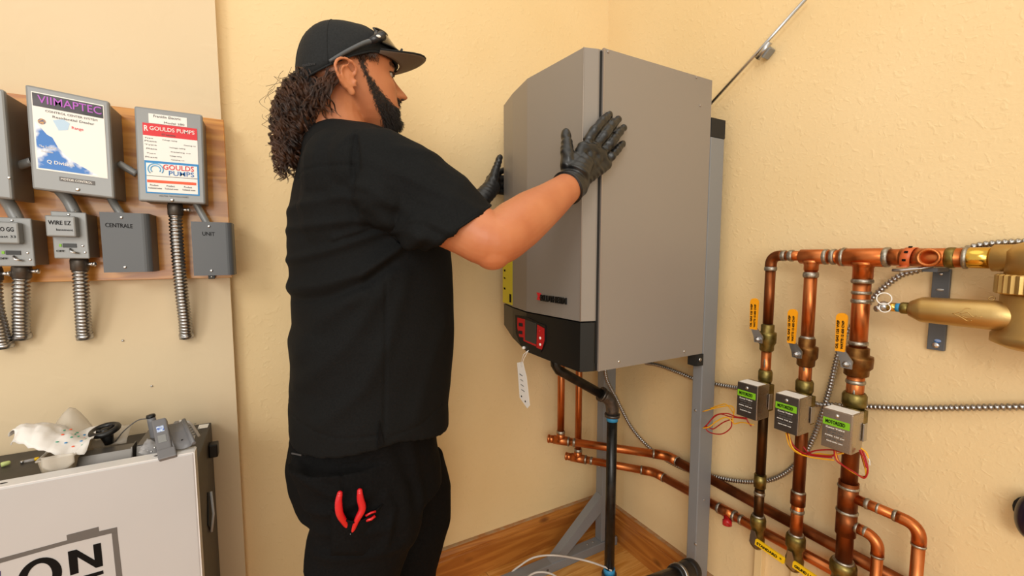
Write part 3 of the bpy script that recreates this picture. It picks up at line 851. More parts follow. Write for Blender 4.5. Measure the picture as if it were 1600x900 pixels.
# drain tee with open threaded port towards the room
yp = at(1455, 405, 0, XW).y
pipe(mf, [V((XW, ye - .0, zm)), V((XW, yf_, zm))], .0195, 'copper', 'tee')
pt = obj('open_port', MB().lathe([(.0135, -.012), (.0155, .014), (.019, .017), (.019, .030), (.0135, .030), (.0135, .010), (.001, .010)], V((XW, yp, zm)), (-1, -.12, .0), 8 * 3), 'copper', mf, 'open copper port, dark inside')
obj('port_inside', MB().lathe([(.0132, .0), (.0132, .012)], V((XW, yp, zm)), (-1, -.12, 0), 20), 'copper_black', mf)
band(mf, V((XW, at(1486, 405, 0, XW).y, zm)), (0, 1, 0), .0192, 'bronze', w_=.008, name='ring_stain')
band(mf, V((XW, at(1510, 405, 0, XW).y, zm)), (0, 1, 0), .0205, 'solder', w_=.004)
ys2 = at(1421, 405, 0, XW).y
# orange strap hanging over the pipe and clamp
t = thing('pipe_strap', 'orange perforated strap wrapped over the copper manifold, left of the open port', 'strap', (XW, ys2, zm))
gr = []
for i in range(13):
    a = math.radians(60 + i * 15); rr = .0215
    gr.append([V((XW + math.cos(a) * rr, ys2 + k * .0085 + (.004 * (i - 6) / 6), zm + math.sin(a) * rr)) for k in (-1, 0, 1)])
gr.append([V((XW - .020, ys2 + k * .0085 + .006, zm - .020)) for k in (-1, 0, 1)])
obj('band', MB().sheet(gr, .0015), 'orange_strap', t)
for i in (3, 6, 9):
    a = math.radians(60 + i * 15); c_ = V((XW + math.cos(a) * .0232, ys2 + (.004 * (i - 6) / 6), zm + math.sin(a) * .0232))
    nn = V((math.cos(a), 0, math.sin(a))); obj('slot', MB().obox(c_, V((0, 1, 0)), nn.cross(V((0, 1, 0))), nn, .003, .0022, .001), 'ink', t)
p = V((XW - .02, ys2 + .003, zm - .024))
obj('clip', MB().tube([p + V((0, .018, -.004)), p + V((0, 0, -.004)), p + V((.006, -.02, .0)), p + V((.012, -.045, .006))], [.003, .004, .0035, .0025], 8), 'steel', t)

# risers
def riser(i, r, zt_, label, segs, lowx=None):
    t = thing('copper_riser', label, 'pipework', (XW, yv[i], segs[-1][1]))
    for (z0, z1, ms) in segs: pipe(t, [V((XW, yv[i], z0)), V((XW, yv[i], z1))], r, ms)
    return t


def zat(py, i): return at({0: 1195, 1: 1262, 2: 1340}[i] if py < 600 else {0: 1189, 1: 1250, 2: 1325}[i], py, 0, XW).z


R1 = riser(0, r1, 0, 'leftmost vertical copper riser, blackened near the top and below its valve box', [(zm1 - .034, zat(505, 0), 'copper_dark'), (zat(545, 0), zat(600, 0), 'copper'), (zat(600, 0), zat(740, 0), 'copper_black'), (zat(765, 0), zat(815, 0), 'copper_black')])
R2 = riser(1, r2, 0, 'middle vertical copper riser of three', [(zm - .03, zat(530, 1), 'copper'), (zat(555, 1), zat(615, 1), 'copper'), (zat(620, 1), zat(775, 1), 'copper_dark'), (zat(775, 1), zat(845, 1), 'copper')])
R3 = riser(2, r3, 0, 'rightmost and thickest vertical copper riser with two side branches', [(zm - .05, zat(545, 2), 'copper'), (zat(575, 2), zat(640, 2), 'copper'), (zat(640, 2), zat(760, 2), 'copper_dark'), (zat(755, 2), zat(885, 2), 'copper_dark')])
for R_, i, r_, pys in ((R1, 0, r1, (748, 772, 590)), (R2, 1, r2, (528, 598, 770, 800)), (R3, 2, r3, (470, 536, 597, 634))):
    for py in pys: band(R_, V((XW, yv[i], zat(py, i))), (0, 0, 1), r_ * 1.02, w_=.005)
# couplings on the risers
pipe(R1, [V((XW, yv[0], zat(742, 0))), V((XW, yv[0], zat(762, 0)))], r1 * 1.22, 'bronze', 'coupling')
pipe(R2, [V((XW, yv[1], zat(770, 1))), V((XW, yv[1], zat(790, 1)))], r2 * 1.2, 'copper_dark', 'coupling')
pipe(R3, [V((XW, yv[2], zat(752, 2))), V((XW, yv[2], zat(798, 2)))], r3 * 1.18, 'copper_dark', 'coupling')
pipe(R3, [V((XW, yv[2], zat(800, 2))), V((XW, yv[2], zat(836, 2)))], r3 * 1.22, 'copper_dark', 'coupling')
band(R3, V((XW, yv[2], zat(760, 2))), (0, 0, 1), r3 * 1.15, w_=.004); band(R3, V((XW, yv[2], zat(799, 2))), (0, 0, 1), r3 * 1.18, w_=.004)
# white stains of flux on the stubs
for R_, i, r_, py in ((R1, 0, r1, 566), (R2, 1, r2, 572), (R3, 2, r3, 612)):
    z_ = zat(py, i); obj('flux_stain', MB().ell(V((XW - r_ * .95, yv[i] - r_ * .25, z_)), (.0012, .003, .013), n=8, k=6), 'solder', R_)
# side branches of the third riser
def branch(pxa, pya, pxb, pyb, pyend, r, lab):
    za = at(pxa, pya, 0, XW).z; a = V((XW, yv[2], za)); c = at(pxb, pyb, 0, XW); b = V((XW, c.y, za)); e = V((XW, c.y, .12))
    t = R3
    cb = bend(a, b, e, .03)
    pipe(t, [a, cb[0]], r, 'copper', 'branch_pipe'); pipe(t, [cb[0] + V((0, .012, 0))] + cb + [cb[-1] + V((0, 0, -.012))], r * 1.12, 'copper', 'elbow')
    pipe(t, [cb[-1], e], r, 'copper', 'branch_pipe')
    band(t, cb[0] + V((0, .012, 0)), (0, 1, 0), r * 1.04, w_=.004); band(t, cb[-1] + V((0, 0, -.013)), (0, 0, 1), r * 1.06, w_=.003)
    band(t, a + V((0, -r3 * 1.2 - .018, 0)), (0, 1, 0), r * 1.02, w_=.0045)
    band(t, a.lerp(b, .45) if r > .0105 else a.lerp(b, .62), (0, 1, 0), r * .95, w_=.003)


branch(1338, 780, 1437, 830, 900, .0115, '')
branch(1335, 823, 1372, 850, 900, .0112, '')
# horizontal pair along the wall from under the boiler
rA = .0152; rB = .0145


def run(label, top, corner, knee, far, r, zrun):
    t = thing('copper_pipe_run', label, 'pipework', tuple(corner))
    pipe(t, [V((corner.x, corner.y, zb + .01)), corner + V((0, 0, .0))], r * .92, 'copper')
    d = (knee - corner).normalized(); d2 = (far - knee).normalized()
    obj('tee', MB().cyl(corner - d * .028, corner + d * .03, r * 1.16, 20).cyl(corner, corner + V((0, 0, .032)), r * 1.1, 20), 'copper', t)
    pipe(t, [corner - d * .05, corner - d * .026], r, 'copper', 'stub')
    band(t, corner - d * .048, d, r, 'copper', .004, 'stub_end')
    band(t, corner + V((0, 0, .034)), (0, 0, 1), r * 1.02, w_=.007)
    band(t, corner + d * .032, d, r * 1.1, w_=.004); band(t, corner + d * .055, d, r * .97, w_=.006)
    pipe(t, [corner, knee - d * .02], r, 'copper')
    cb = bend(corner, knee, far, .02)
    pipe(t, [knee - d * .045] + cb + [knee + d2 * .045], r * 1.12, 'copper', 'elbow')
    band(t, knee - d * .046, d, r * 1.04, w_=.004); band(t, knee + d2 * .047, d2, r * 1.04, w_=.003)
    pipe(t, [knee + d2 * .02, far], r, 'copper_dark' if r > .015 else 'copper')
    return t, d2


cA = at(876, 688, 2, .535); cB = at(903, 716, 2, .455)
kA = at(1042, 712, 0, -.030); kB = at(1022, 738, 0, -.036); cA = at(876, 688, 2, kA.z); cB = at(903, 716, 2, kB.z)
print('runs', cA, cB, kA, kB)
fA = at(1395, 902, 0, -.030); fB = at(1297, 888, 0, -.036)
print(fA, fB)
RA, dA = run('upper copper pipe run from under the boiler along the right wall', 0, cA, kA, V((-.030, fA.y - .3, fA.z + (fA.z - kA.z) / (fA.y - kA.y) * -.3)), rA, .535)
RB, dB = run('lower copper pipe run with open drain tee and valves along the right wall', 0, cB, kB, V((-.036, fB.y - .3, fB.z + (fB.z - kB.z) / (fB.y - kB.y) * -.3)), rB, .45)


def onB(px):  # point of the lower run at a column
    p = at(px, 800, 0, -.036); tt = (p.y - kB.y) / dB.y; return kB + dB * tt


for px in (1124, 1148, 1159): band(RB, onB(px), dB, rB * (1.12 if px != 1159 else 1.0), w_=.005)
pq = onB(1136)
obj('tee', MB().cyl(pq - dB * .024, pq + dB * .026, rB * 1.18, 20), 'copper', RB)
obj('open_port', MB().lathe([(.010, 0), (.010, .026), (.0135, .027), (.0135, .040), (.0085, .040), (.0085, .01), (.001, .01)], pq, (-.6, -.45, -.55), 24), 'red_panel', RB, 'red-stained open drain port')

# ball valves with yellow levers on the risers
def ball_valve(i, r, pz0, pz1, label, body, hx, hy0, hy1, zn):
    z0 = zat(pz0, i); z1 = zat(pz1, i); zc = (z0 + z1) / 2; y_ = yv[i]; hh = (z0 - z1) / 2
    t = thing('ball_valve', label, 'valve', (XW, y_, zc))
    obj('valve_body', MB().lathe([(r * 1.15, -hh), (r * 1.4, -hh * .9), (r * 1.4, -hh * .55), (r * 1.75, -hh * .35), (r * 1.8, hh * .25), (r * 1.75, hh * .4), (r * 1.3, hh * .45), (r * 1.3, hh * .95), (r * 1.1, hh)], V((XW, y_, zc)), (0, 0, 1), 12 * 2), body, t)
    s_ = V((XW, y_, zc)); e = s_ + V((-r * 1.8 - .016, .0, 0))
    obj('stem', MB().cyl(s_, e, .006, 12), body, t)
    c = e; ht = z0 - zc + .0
    lv = MB(); up = V((0, 0, 1)); Yv = V((0, 1, 0)); w0 = .009
    # bent steel root then lever blade leaning outwards
    k = c + up * (hy0)
    lv.prism([c + Yv * .011 - up * .010, c - Yv * .011 - up * .010, c - Yv * .012 + up * .008, k - Yv * .008 + Yv * hx, k + Yv * .010 + Yv * hx, c + Yv * .013 + up * .004], V((-.003, 0, 0)))
    obj('lever_root', lv, 'steel', t)
    obj('nut', MB().lathe([(.0072, 0), (.0072, .006), (.004, .007), (.004, .010), (.001, .010)], c + V((-.003, 0, 0)), (-1, 0, 0), 6), 'steel', t)
    L = hy1; W = .0112; q = k + Yv * hx + V((-.003, 0, -.004)); pts = []
    for a in range(9):
        an = math.pi * a / 8; pts.append(q + Yv * (W * math.cos(an)) + up * (L - W + W * math.sin(an)))
    pts = [q + Yv * W * .8, ] + pts + [q - Yv * W * .8]
    h = obj('lever_grip', MB().prism(pts, V((-.006, 0, 0))), 'handle_yel', t)
    for kx, (s1_, w_) in enumerate((('WATTS 12 600 CWP', .003), ('OIL GAS 125 WSP', -.007))):
        text(s1_, q + V((-.0064, -w_ - .004, .006)) + Yv * .000, (0, 0, 1), (0, 1, 0), L * .74, .0052, 'ink', h, bold=.03)
    return t


ball_valve(0, r1, 506, 548, 'ball valve with yellow upright lever on the leftmost riser', 'bronze', .013, .030, .086, 0)
ball_valve(1, r2, 528, 573, 'ball valve with yellow upright lever on the middle riser', 'brown_bronze', .013, .030, .088, 0)
ball_valve(2, r3, 542, 588, 'ball valve with yellow upright lever on the thickest riser at right', 'brown_bronze', .013, .032, .090, 0)

# lower valves with yellow lever tags lying along the pipe
def low_valve(i, r, py0, py1, label, ms, wy, neck='bronze'):
    p = V((XW, yv[i], zat(py0, i))); e = V((XW, yv[i], zat(py1, i))); h = p.z - e.z
    t = thing('union_valve', label, 'valve', tuple(e))
    obj('union', MB().lathe([(r * 1.1, h), (r * 1.45, h - .003), (r * 1.6, h - .010), (r * 1.6, h * .62), (r * 1.25, h * .52), (r * 1.3, h * .3), (r * 1.5, h * .2), (r * 1.45, -.004), (r * .9, -.014)], e, (0, 0, 1), 8 * 3), ms, t)
    obj('collar', MB().lathe([(r * 1.2, h + .004), (r * 1.3, h), (r * 1.2, h - .003)], e, (0, 0, 1), 20), 'solder', t)
    b = e + V((-r * 1.5 - .004, 0, h * .12))
    obj('lever_root', MB().prism([b + V((0, .004, h * .45)), b + V((0, -.006, h * .45)), b + V((0, -.020, 0)), b + V((0, -.012, -.010)), b + V((0, .008, .0))], V((-.003, 0, 0))), 'steel', t)
    if wy:
        d = V((0, -1, -.09)).normalized(); u = V((0, -.09, 1)).normalized(); o = b + V((-.004, -.012, .004))
        h_ = obj('lever_grip', MB().prism([o, o + d * .078, o + d * .08 + u * .003, o + d * .08 + u * .016, o + d * .077 + u * .019, o + d * .002 + u * .019, o + u * .016], V((-.005, 0, 0))), 'tag_yel', t)
        text(wy, o + d * .005 + u * .005 + V((-.0053, 0, 0)), d, u, .068, .008, 'ink', h_, bold=.03)


low_valve(0, r1, 808, 852, 'bronze union valve under the leftmost riser with a yellow lever', 'bronze', 'STANDARD  *')
low_valve(1, r2, 838, 888, 'bronze union valve under the middle riser with a yellow lever', 'bronze', 'GRUND LAUFEN *')
low_valve(2, r3, 880, 925, 'bronze union valve under the thickest riser, cut by the lower edge', 'bronze', None)
# cream battens carrying the pipes
for px, py0 in ((1186, 850), (1242, 884)):
    a = at(px - 4, py0, 0, -.012)
    tag(obj('wall_batten', MB().box((-.02, a.y - .022, 0.002), (-.0005, a.y, a.z), bev=.001), 'trim_paint', origin=(-.01, a.y, 0)),
        'cream painted vertical batten on the wall below the %s riser' % ('leftmost' if px < 1200 else 'middle'), 'batten')

# zone valve heads
def zone_head(f, xf_, label, ms_face, i, r):
    tl, tr, br_, bl2, bk = f; a = at(*tl, 0, xf_); b = at(*tr, 0, xf_); c = at(*bl2, 0, xf_)
    y0, y1 = b.y, a.y; z1 = (a.z + b.z) / 2; z0 = z1 - (a.z - c.z); xb_ = at(*bk, 1, y0).x
    print('zone', y0, y1, z0, z1, xb_)
    t = thing('zone_valve_head', label, 'valve actuator', ((xf_ + xb_) / 2, (y0 + y1) / 2, z0))
    obj('case', MB().box((xf_ + .002, y0, z0), (xb_, y1, z1), bev=.002), 'steel_box', t)
    fp = obj('face_plate', MB().box((xf_, y0 + .0015, z0 + .001), (xf_ + .003, y1 - .0015, z1 - .001), bev=.0008), ms_face, t)
    h = z1 - z0; w_ = y1 - y0
    gl = obj('green_label', MB().box((xf_ - .0006, y0 + w_ * .08, z1 - h * .40), (xf_, y1 - w_ * .05, z1 - h * .22)), 'green_label', fp)
    text('MOTORIZED', (xf_ - .0008, y1 - w_ * .14, z1 - h * .35), (0, -1, 0), (0, 0, 1), w_ * .64, h * .09, 'ink', fp, bold=.02)
    for k in range(6):
        text(('Zone Valve', 'V8043E 1012', '24V 60Hz 0.32A', 'MAX 125 psi', 'Made for', 'hydronic use')[k], (xf_ - .0006, y1 - w_ * (.15 + .03 * (k % 3)), z1 - h * (.47 + .07 * k)), (0, -1, 0), (0, 0, 1), w_ * (.62 - .05 * (k % 3)), h * .035, 'white' if k in (0, 3, 5) else 'frame_grey', fp)
    screwhead((xf_, (y0 + y1) / 2, z1 - h * .12), (-1, 0, 0), .0042, t)
    obj('top_label', MB().box((xf_ + .004, y0 + .003, z1), (xf_ + (xb_ - xf_) * .75, y1 - .003, z1 + .0005)), 'white', t)
    obj('side_lever', MB().box((xb_ - .006, y0 - .004, z0 + h * .25), (xb_ + .010, y0 - .001, z0 + h * .7), bev=.001), 'steel', t)
    obj('valve_base', MB().box((xb_, (y0 + y1) / 2 - .02, z0 + .01), (XW + .004, (y0 + y1) / 2 + .02, z1 - .01), bev=.002).lathe([(r * 1.2, -.018), (r * 1.4, -.01), (r * 1.4, .012), (r * 1.2, .018)], V((XW, yv[i], z1 + .008)), (0, 0, 1), 8 * 2), 'bronze', t)
    return V((xf_, y0, z0)), V((xf_, y1, z0))


z1a = zone_head([(1152, 594), (1184, 606), (1182, 658), (1150, 646), (1203, 599)], -.165, 'small steel zone valve box with dark label, leftmost of three', 'steel_face', 0, r1)
z2a = zone_head([(1211, 612), (1249, 626), (1247, 682), (1209, 668), (1269, 618)], -.168, 'steel zone valve box with dark label on the middle riser', 'steel_face', 1, r2)
z3a = zone_head([(1285, 635), (1333, 651), (1330, 712), (1283, 695), (1351, 640)], -.172, 'steel zone valve box with lighter nameplate on the rightmost riser', 'steel_box', 2, r3)

# thermostat wires
def wires(label, sets, origin):
    t = thing('wire_bundle', label, 'wires', tuple(origin))
    for ms, pts, xx in sets:
        P_ = [at(a, b, 0, x_) for (a, b), x_ in zip(pts, xx if isinstance(xx, (list, tuple)) else [xx] * len(pts))]
        obj('wire', MB().tube(smooth_path(P_, 6), .0017, 8), ms, t)


wires('loop of red and yellow wires sticking out left of the leftmost valve box', [
    ('wire_red', [(1167, 655), (1155, 653), (1140, 651), (1125, 647), (1112, 655), (1103, 668), (1110, 676), (1128, 678), (1142, 668), (1143, 655)], -.14),
    ('wire_red', [(1165, 653), (1150, 651), (1135, 646), (1118, 649), (1108, 660), (1100, 668)], -.145),
    ('wire_red', [(1143, 655), (1130, 660), (1115, 670), (1108, 668), (1103, 666)], -.135),
    ('wire_yel', [(1178, 664), (1160, 660), (1147, 662), (1145, 655), (1147, 640), (1140, 634), (1120, 637), (1098, 643)], -.14),
    ('wire_yel', [(1146, 645), (1135, 632), (1125, 633), (1110, 638)], -.13),
    ('wire_yel', [(1146, 660), (1135, 652), (1120, 658), (1108, 667), (1098, 669)], -.148),
    ('wire_red', [(1166, 651), (1168, 658), (1174, 666)], -.14),
], at(1140, 650, 0, -.14))
wires('red and yellow wires hanging from the middle valve box to the right one', [
    ('wire_yel', [(1228, 676), (1233, 695), (1245, 707), (1265, 714), (1285, 717), (1303, 719)], -.15),
    ('wire_red', [(1230, 676), (1236, 692), (1250, 705), (1270, 712), (1300, 715)], -.145),
    ('wire_red', [(1231, 676), (1240, 696), (1255, 709), (1275, 704), (1300, 703), (1318, 708)], -.14),
    ('wire_yel', [(1262, 711), (1280, 709), (1300, 711), (1318, 708)], -.142),
    ('wire_red', [(1262, 709), (1285, 712), (1302, 712), (1304, 703)], -.15),
    ('wire_yel', [(1232, 676), (1238, 699), (1252, 710)], -.155),
    ('wire_red', [(1255, 698), (1262, 706), (1272, 711), (1290, 714)], -.138),
], at(1260, 705, 0, -.15))
wires('red and yellow wires looping below the right valve box', [
    ('wire_red', [(1303, 703), (1306, 718), (1318, 728), (1335, 738), (1350, 747), (1356, 735), (1352, 715), (1347, 702)], -.15),
    ('wire_yel', [(1304, 703), (1309, 720), (1322, 731), (1338, 741), (1352, 746), (1352, 730), (1346, 705)], -.147),
    ('wire_red', [(1305, 703), (1312, 722), (1330, 735), (1345, 744), (1354, 742), (1349, 722), (1343, 703)], -.143),
    ('wire_yel', [(1345, 700), (1354, 708), (1358, 722)], -.15),
    ('wire_red', [(1344, 703), (1350, 716), (1354, 731)], -.155),
    ('wire_white', [(1354, 712), (1358, 719), (1359, 727)], -.15),
], at(1325, 725, 0, -.15))

# armoured cables on the right wall
def cable(pts, x_, label, r=.0066, pitch=.0085):
    P_ = [at(a, b, 0, x_ if not isinstance(x_, list) else x_[k]) for k, (a, b) in enumerate(pts)]
    o = obj('armoured_cable', flex(P_, r, pitch, 10, .3), 'flex', origin=tuple(P_[0])); tag(o, label, 'cable')


cable([(1008, 567), (1030, 571), (1060, 582), (1085, 592), (1112, 599), (1140, 604), (1158, 607), (1175, 612)], [-.02, -.02, -.02, -.018, -.018, -.02, -.03, -.05], 'armoured cable running behind the near post to the leftmost valve box')
cable([(944, 560), (948, 592), (962, 620), (985, 665), (1010, 695), (1040, 718), (1075, 735), (1110, 743), (1150, 751), (1190, 752), (1222, 742), (1248, 720), (1268, 690), (1284, 648), (1297, 605), (1308, 560), (1318, 530), (1338, 500), (1355, 476), (1380, 450), (1408, 430), (1438, 421), (1480, 402), (1520, 386), (1560, 380), (1620, 377)],
      [-.15, -.12, -.085, -.035, -.025, -.022] + [-.018] * 4 + [-.018, -.018, -.02] + [-.02] * 13, 'long armoured cable sagging below the boiler then climbing behind the risers')
cable([(1262, 622), (1275, 631), (1300, 633), (1345, 635), (1420, 638), (1500, 637), (1620, 635)], [-.06, -.03] + [-.018] * 5, 'armoured cable running level to the right edge behind the valve boxes')

# ------------------------------------------------------------------ brass air separator at the right edge
XS = -.105
def atS(px, py): return at(px, py, 0, XW)


t = thing('air_separator', 'large matt brass air separator with horizontal strainer barrel, right edge', 'fitting', tuple(atS(1620, 500)))
za = zm
p0 = atS(1510, 406); p1 = atS(1557, 408); zz = (p0.z + p1.z) / 2; p0.z = p1.z = zm
obj('inlet_nipple', MB().lathe([(.0195, 0), (.0205, .003), (.0205, (p0 - p1).length)], p0, (0, -1, 0), 28), 'brass_shiny', t)
q0 = atS(1550, 408); q0.z = zm
obj('inlet_socket', MB().lathe([(.023, 0), (.0255, .002), (.0255, .028), (.030, .04), (.03, .06)], q0, (0, -1, 0), 30), 'brass', t)
cy = atS(1655, 450).y; zc1 = atS(1600, 432).z; zc2 = atS(1600, 457).z; zbm = atS(1600, 540).z
cS = V((XW, cy, 0))
rr = abs(atS(1560, 460).y - cy)
obj('body', MB().lathe([(rr * .45, zm + .03), (rr * .75, zm + .026), (rr * .92, zm + .012), (rr * .93, zc1)], cS, (0, 0, 1), 40), 'brass', t)
kn = MB(); prof = []
n_ = 36; vs = []; fs = []
for (zz_, s_) in ((zc1 + .004, .96), (zc1 + .002, 1.0), (zc2, 1.0), (zc2 - .002, .96)):
    for j in range(n_ * 4):
        a = 2 * math.pi * j / (n_ * 4); q_ = (1.05 if (j % 4) in (1, 2) else 1.0) * rr * s_ * 1.03
        vs.append(cS + V((math.cos(a) * q_, math.sin(a) * q_, zz_)))
m_ = n_ * 4
fs = [(i * m_ + j, i * m_ + (j + 1) % m_, (i + 1) * m_ + (j + 1) % m_, (i + 1) * m_ + j) for i in range(3) for j in range(m_)] + [tuple(range(m_)), tuple(3 * m_ + j for j in range(m_))]
kn.add(vs, fs); obj('knurled_collar', kn, 'brass', t)
obj('lower_body', MB().lathe([(rr * .9, zc2), (rr * .96, zc2 - .004), (rr * .97, zbm + .03), (rr * 1.08, zbm + .02), (rr * 1.08, zbm + .006), (rr * .8, zbm - .004), (rr * .3, zbm - .008)], cS, (0, 0, 1), 40), 'brass', t)
# barrel towards the left
XQ = XW - .03
b0 = at(1433, 483, 0, XQ); b1 = at(1580, 495, 0, XQ); db = (b1 - b0).normalized(); Lb = (b1 - b0).length
rb_ = .0262
obj('strainer_barrel', MB().lathe([(rb_ * .45, -.012), (rb_ * .62, -.011), (rb_ * .97, .006), (rb_, .012), (rb_ * 1.04, Lb * .6), (rb_ * 1.06, Lb * .85), (rb_ * .9, Lb + .012), (rb_ * .5, Lb + .02)], b0, db, 32), 'brass', t)
obj('end_plug', MB().lathe([(.0115, 0), (.0125, .002), (.0125, .016)], b0 - db * .026, db, 8 * 3), 'bronze', t)
obj('blue_tape', MB().cyl(b0 - db * .034, b0 - db * .025, .0093, 18), 'blue_tape', t)
obj('drain_cock', MB().cyl(b0 - db * .056, b0 - db * .033, .0088, 18).ell(b0 - db * .056, (.013, .011, .012)).cyl(b0 - db * .060 + V((-.004, 0, -.004)), b0 - db * .066 + V((-.012, 0, -.006)), .007, 6), 'steel', t)
obj('cock_neck', MB().cyl(b0 - db * .05, b0 - db * .034, .0095, 8), 'brass_shiny', t)
obj('white_loop', MB().torus(b0 - db * .052 + V((-.012, 0, .018)), (-1, -.4, .1), .0125, .0012), 'white', t)
obj('white_loop', MB().torus(b0 - db * .050 + V((-.011, 0, -.002)), (-1, -.2, .3), .0095, .0011), 'white', t)
# raised flame emblem on the barrel
sd = V((-1, 0, 0)); ud = db.cross(sd).normalized()
if ud.z < 0: ud = -ud
em = MB(); ce = b0.lerp(b1, .62)


def onbar(u, v):
    an = v / rb_; return ce + db * u + sd * (math.cos(an) * rb_ * 1.045) + ud * (math.sin(an) * rb_ * 1.045)


for path in (((-.020, 0), (-.010, .004), (0, .012), (.020, -.002)), ((-.020, 0), (-.008, -.006), (0, -.012), (.006, -.010)), ((-.010, .0), (0, .004), (.008, -.003), (.019, -.002)), ((-.007, -.004), (0, -.006), (.009, -.003), (.013, .0))):
    em.tube(smooth_path([onbar(a, b) for a, b in path], 5), .0007, 6)
obj('raised_emblem', em, 'brass', t)
obj('pull_ring', MB().torus(b0.lerp(b1, .78) + V((.012, 0, rb_ + .004)), (-1, 0, .8), .004, .001), 'brass', t)
# flat grey bracket on the wall behind it
a = at(1459, 420, 0, -.006); b = at(1489, 552, 0, -.006); c = at(1461, 548, 0, -.006)
t = thing('strut_bracket', 'flat grey slotted bracket on the wall behind the brass separator', 'bracket', (-.006, (a.y + b.y) / 2, b.z))
yb1, yb0 = a.y, a.y - (c.y - b.y)
obj('bar', MB().box((-.011, yb0, b.z + .002), (-.001, yb1, a.z), bev=.001), 'grey_box_dark', t)
obj('pipe_arm', MB().box((XW, (yb0 + yb1) / 2 - .012, zm - .03), (-.011, (yb0 + yb1) / 2 + .012, zm - .022)), 'grey_box_dark', t)
screwhead(((-.011), (yb0 + yb1) / 2, at(1472, 428, 0, -.01).z), (-1, 0, 0), .0035, t, 'bolt')
screwhead(((-.011), (yb0 + yb1) / 2 - .001, at(1476, 541, 0, -.01).z), (-1, 0, 0), .0065, t, 'bolt')
obj('blue_mark', MB().ell((-.0115, (yb0 + yb1) / 2 - .003, at(1476, 534, 0, -.01).z), (.0015, .006, .004), n=12), 'deepblue', t)
obj('slot', MB().ell((-.0112, (yb0 + yb1) / 2, at(1472, 453, 0, -.01).z), (.0006, .007, .003), n=12), 'steel', t)

# dark rounded object at the right edge
p = at(1612, 808, 0, -.03)
t = thing('round_grommet', 'dark violet-black rounded knob at the right edge near the wall', 'knob', tuple(p))
obj('knob', MB().ell(p, (.028, .022, .044), n=20, k=14), mat('violet_black', '1B1026', .3), t)
obj('wall_plate', MB().lathe([(.03, 0), (.03, .004)], V((-.0045, p.y, p.z)), (1, 0, 0), 20), 'black_matt', t)

# ------------------------------------------------------------------ black gas pipe, coupling and tubing near the floor
ge = at(957, 634, 1, -.31); gx, gy = ge.x, ge.y
t = thing('gas_pipe', 'black iron gas pipe dropping from the boiler to the floor with grey elbow', 'pipework', (gx, gy, 0))
zg = ge.z; rg = .0185
g0 = at(872, 578, 1, gy + .055); 
print('gas', ge, g0)
E_ = V((gx, gy, zg + .02)); dgo = (g0 - E_).normalized()
pipe(t, [E_ + dgo * .03, g0, g0 + dgo * .012 + V((0, 0, .012)), g0 + dgo * .016 + V((0, 0, .06))], rg * .9, 'black_pipe')
cb = bend(g0, E_, V((gx, gy, 0)), .035)
pipe(t, [E_ + dgo * .05] + cb + [V((gx, gy, zg - .035))], rg * 1.25, 'iron', 'elbow')
obj('elbow_rim', MB().cyl(E_ + dgo * .044, E_ + dgo * .055, rg * 1.45, 20), 'iron', t)
obj('elbow_rim', MB().cyl((gx, gy, zg - .030), (gx, gy, zg - .040), rg * 1.5, 20), 'iron', t)
obj('blue_tape', MB().cyl((gx, gy, zg - .040), (gx, gy, zg - .056), rg * 1.12, 20), 'blue_tape', t)
pipe(t, [V((gx, gy, zg - .05)), V((gx, gy, .02))], rg, 'black_pipe')
zt2 = at(958, 884, 1, gy).z
obj('blue_tape', MB().cyl((gx, gy, zt2), (gx, gy, zt2 - .022), rg * 1.15, 20), 'blue_tape', t)
obj('floor_fitting', MB().cyl((gx, gy, max(zt2 - .022, .012)), (gx, gy, 0.0), rg * 1.5, 20), 'iron', t)
# black coupling by the near post
p1 = at(1104, 882, 1, n1.y - .055); p2 = at(1054, 901, 1, n1.y - .085)
d = (p1 - p2).normalized()
t = thing('rubber_coupling', 'black rubber pipe coupling with steel clamp in front of the near post', 'coupling', tuple(p2))
obj('sleeve', MB().lathe([(.026, 0), (.029, .004), (.030, .07), (.026, .074)], p2 , d, 28), 'rubber', t)
obj('end_ring', MB().lathe([(.024, .07), (.029, .074), (.032, .080), (.032, .096), (.027, .1), (.021, .1), (.021, .094), (.001, .094)], p2, d, 28), 'rubber', t)
obj('hose_clamp', MB().lathe([(.030, .014), (.0315, .015), (.0315, .024), (.030, .025)], p2, d, 28), 'steel', t)
obj('pipe', MB().cyl(p2 - d * .22, p2 + d * .02, .0235, 24), 'black_pipe', t)
obj('clamp_screw', MB().cyl(p2 + d * .02 + V((-.03, 0, -.02)), p2 + d * .045 + V((-.03, 0, -.02)), .0035, 8), 'steel', t)
# thin tubing loop on the floor
tb = obj('clear_tube', MB().tube(smooth_path([at(956, 892, 1, gy - .02), at(945, 886, 1, gy + .0), at(915, 876, 1, gy + .03), at(870, 868, 2, .075), at(838, 870, 2, .07), at(815, 882, 2, .05), at(795, 903, 2, .03), at(800, 950, 2, .045), at(850, 965, 2, .05), at(884, 935, 2, .055), at(872, 904, 2, .06), at(850, 894, 2, .06), at(828, 899, 2, .05), at(808, 925, 2, .045)], 8), .0035, 10), 'wire_white', origin=tuple(at(870, 868, 2, .05)))
tag(tb, 'thin clear tube looping over the steel foot to the black pipe', 'tube')
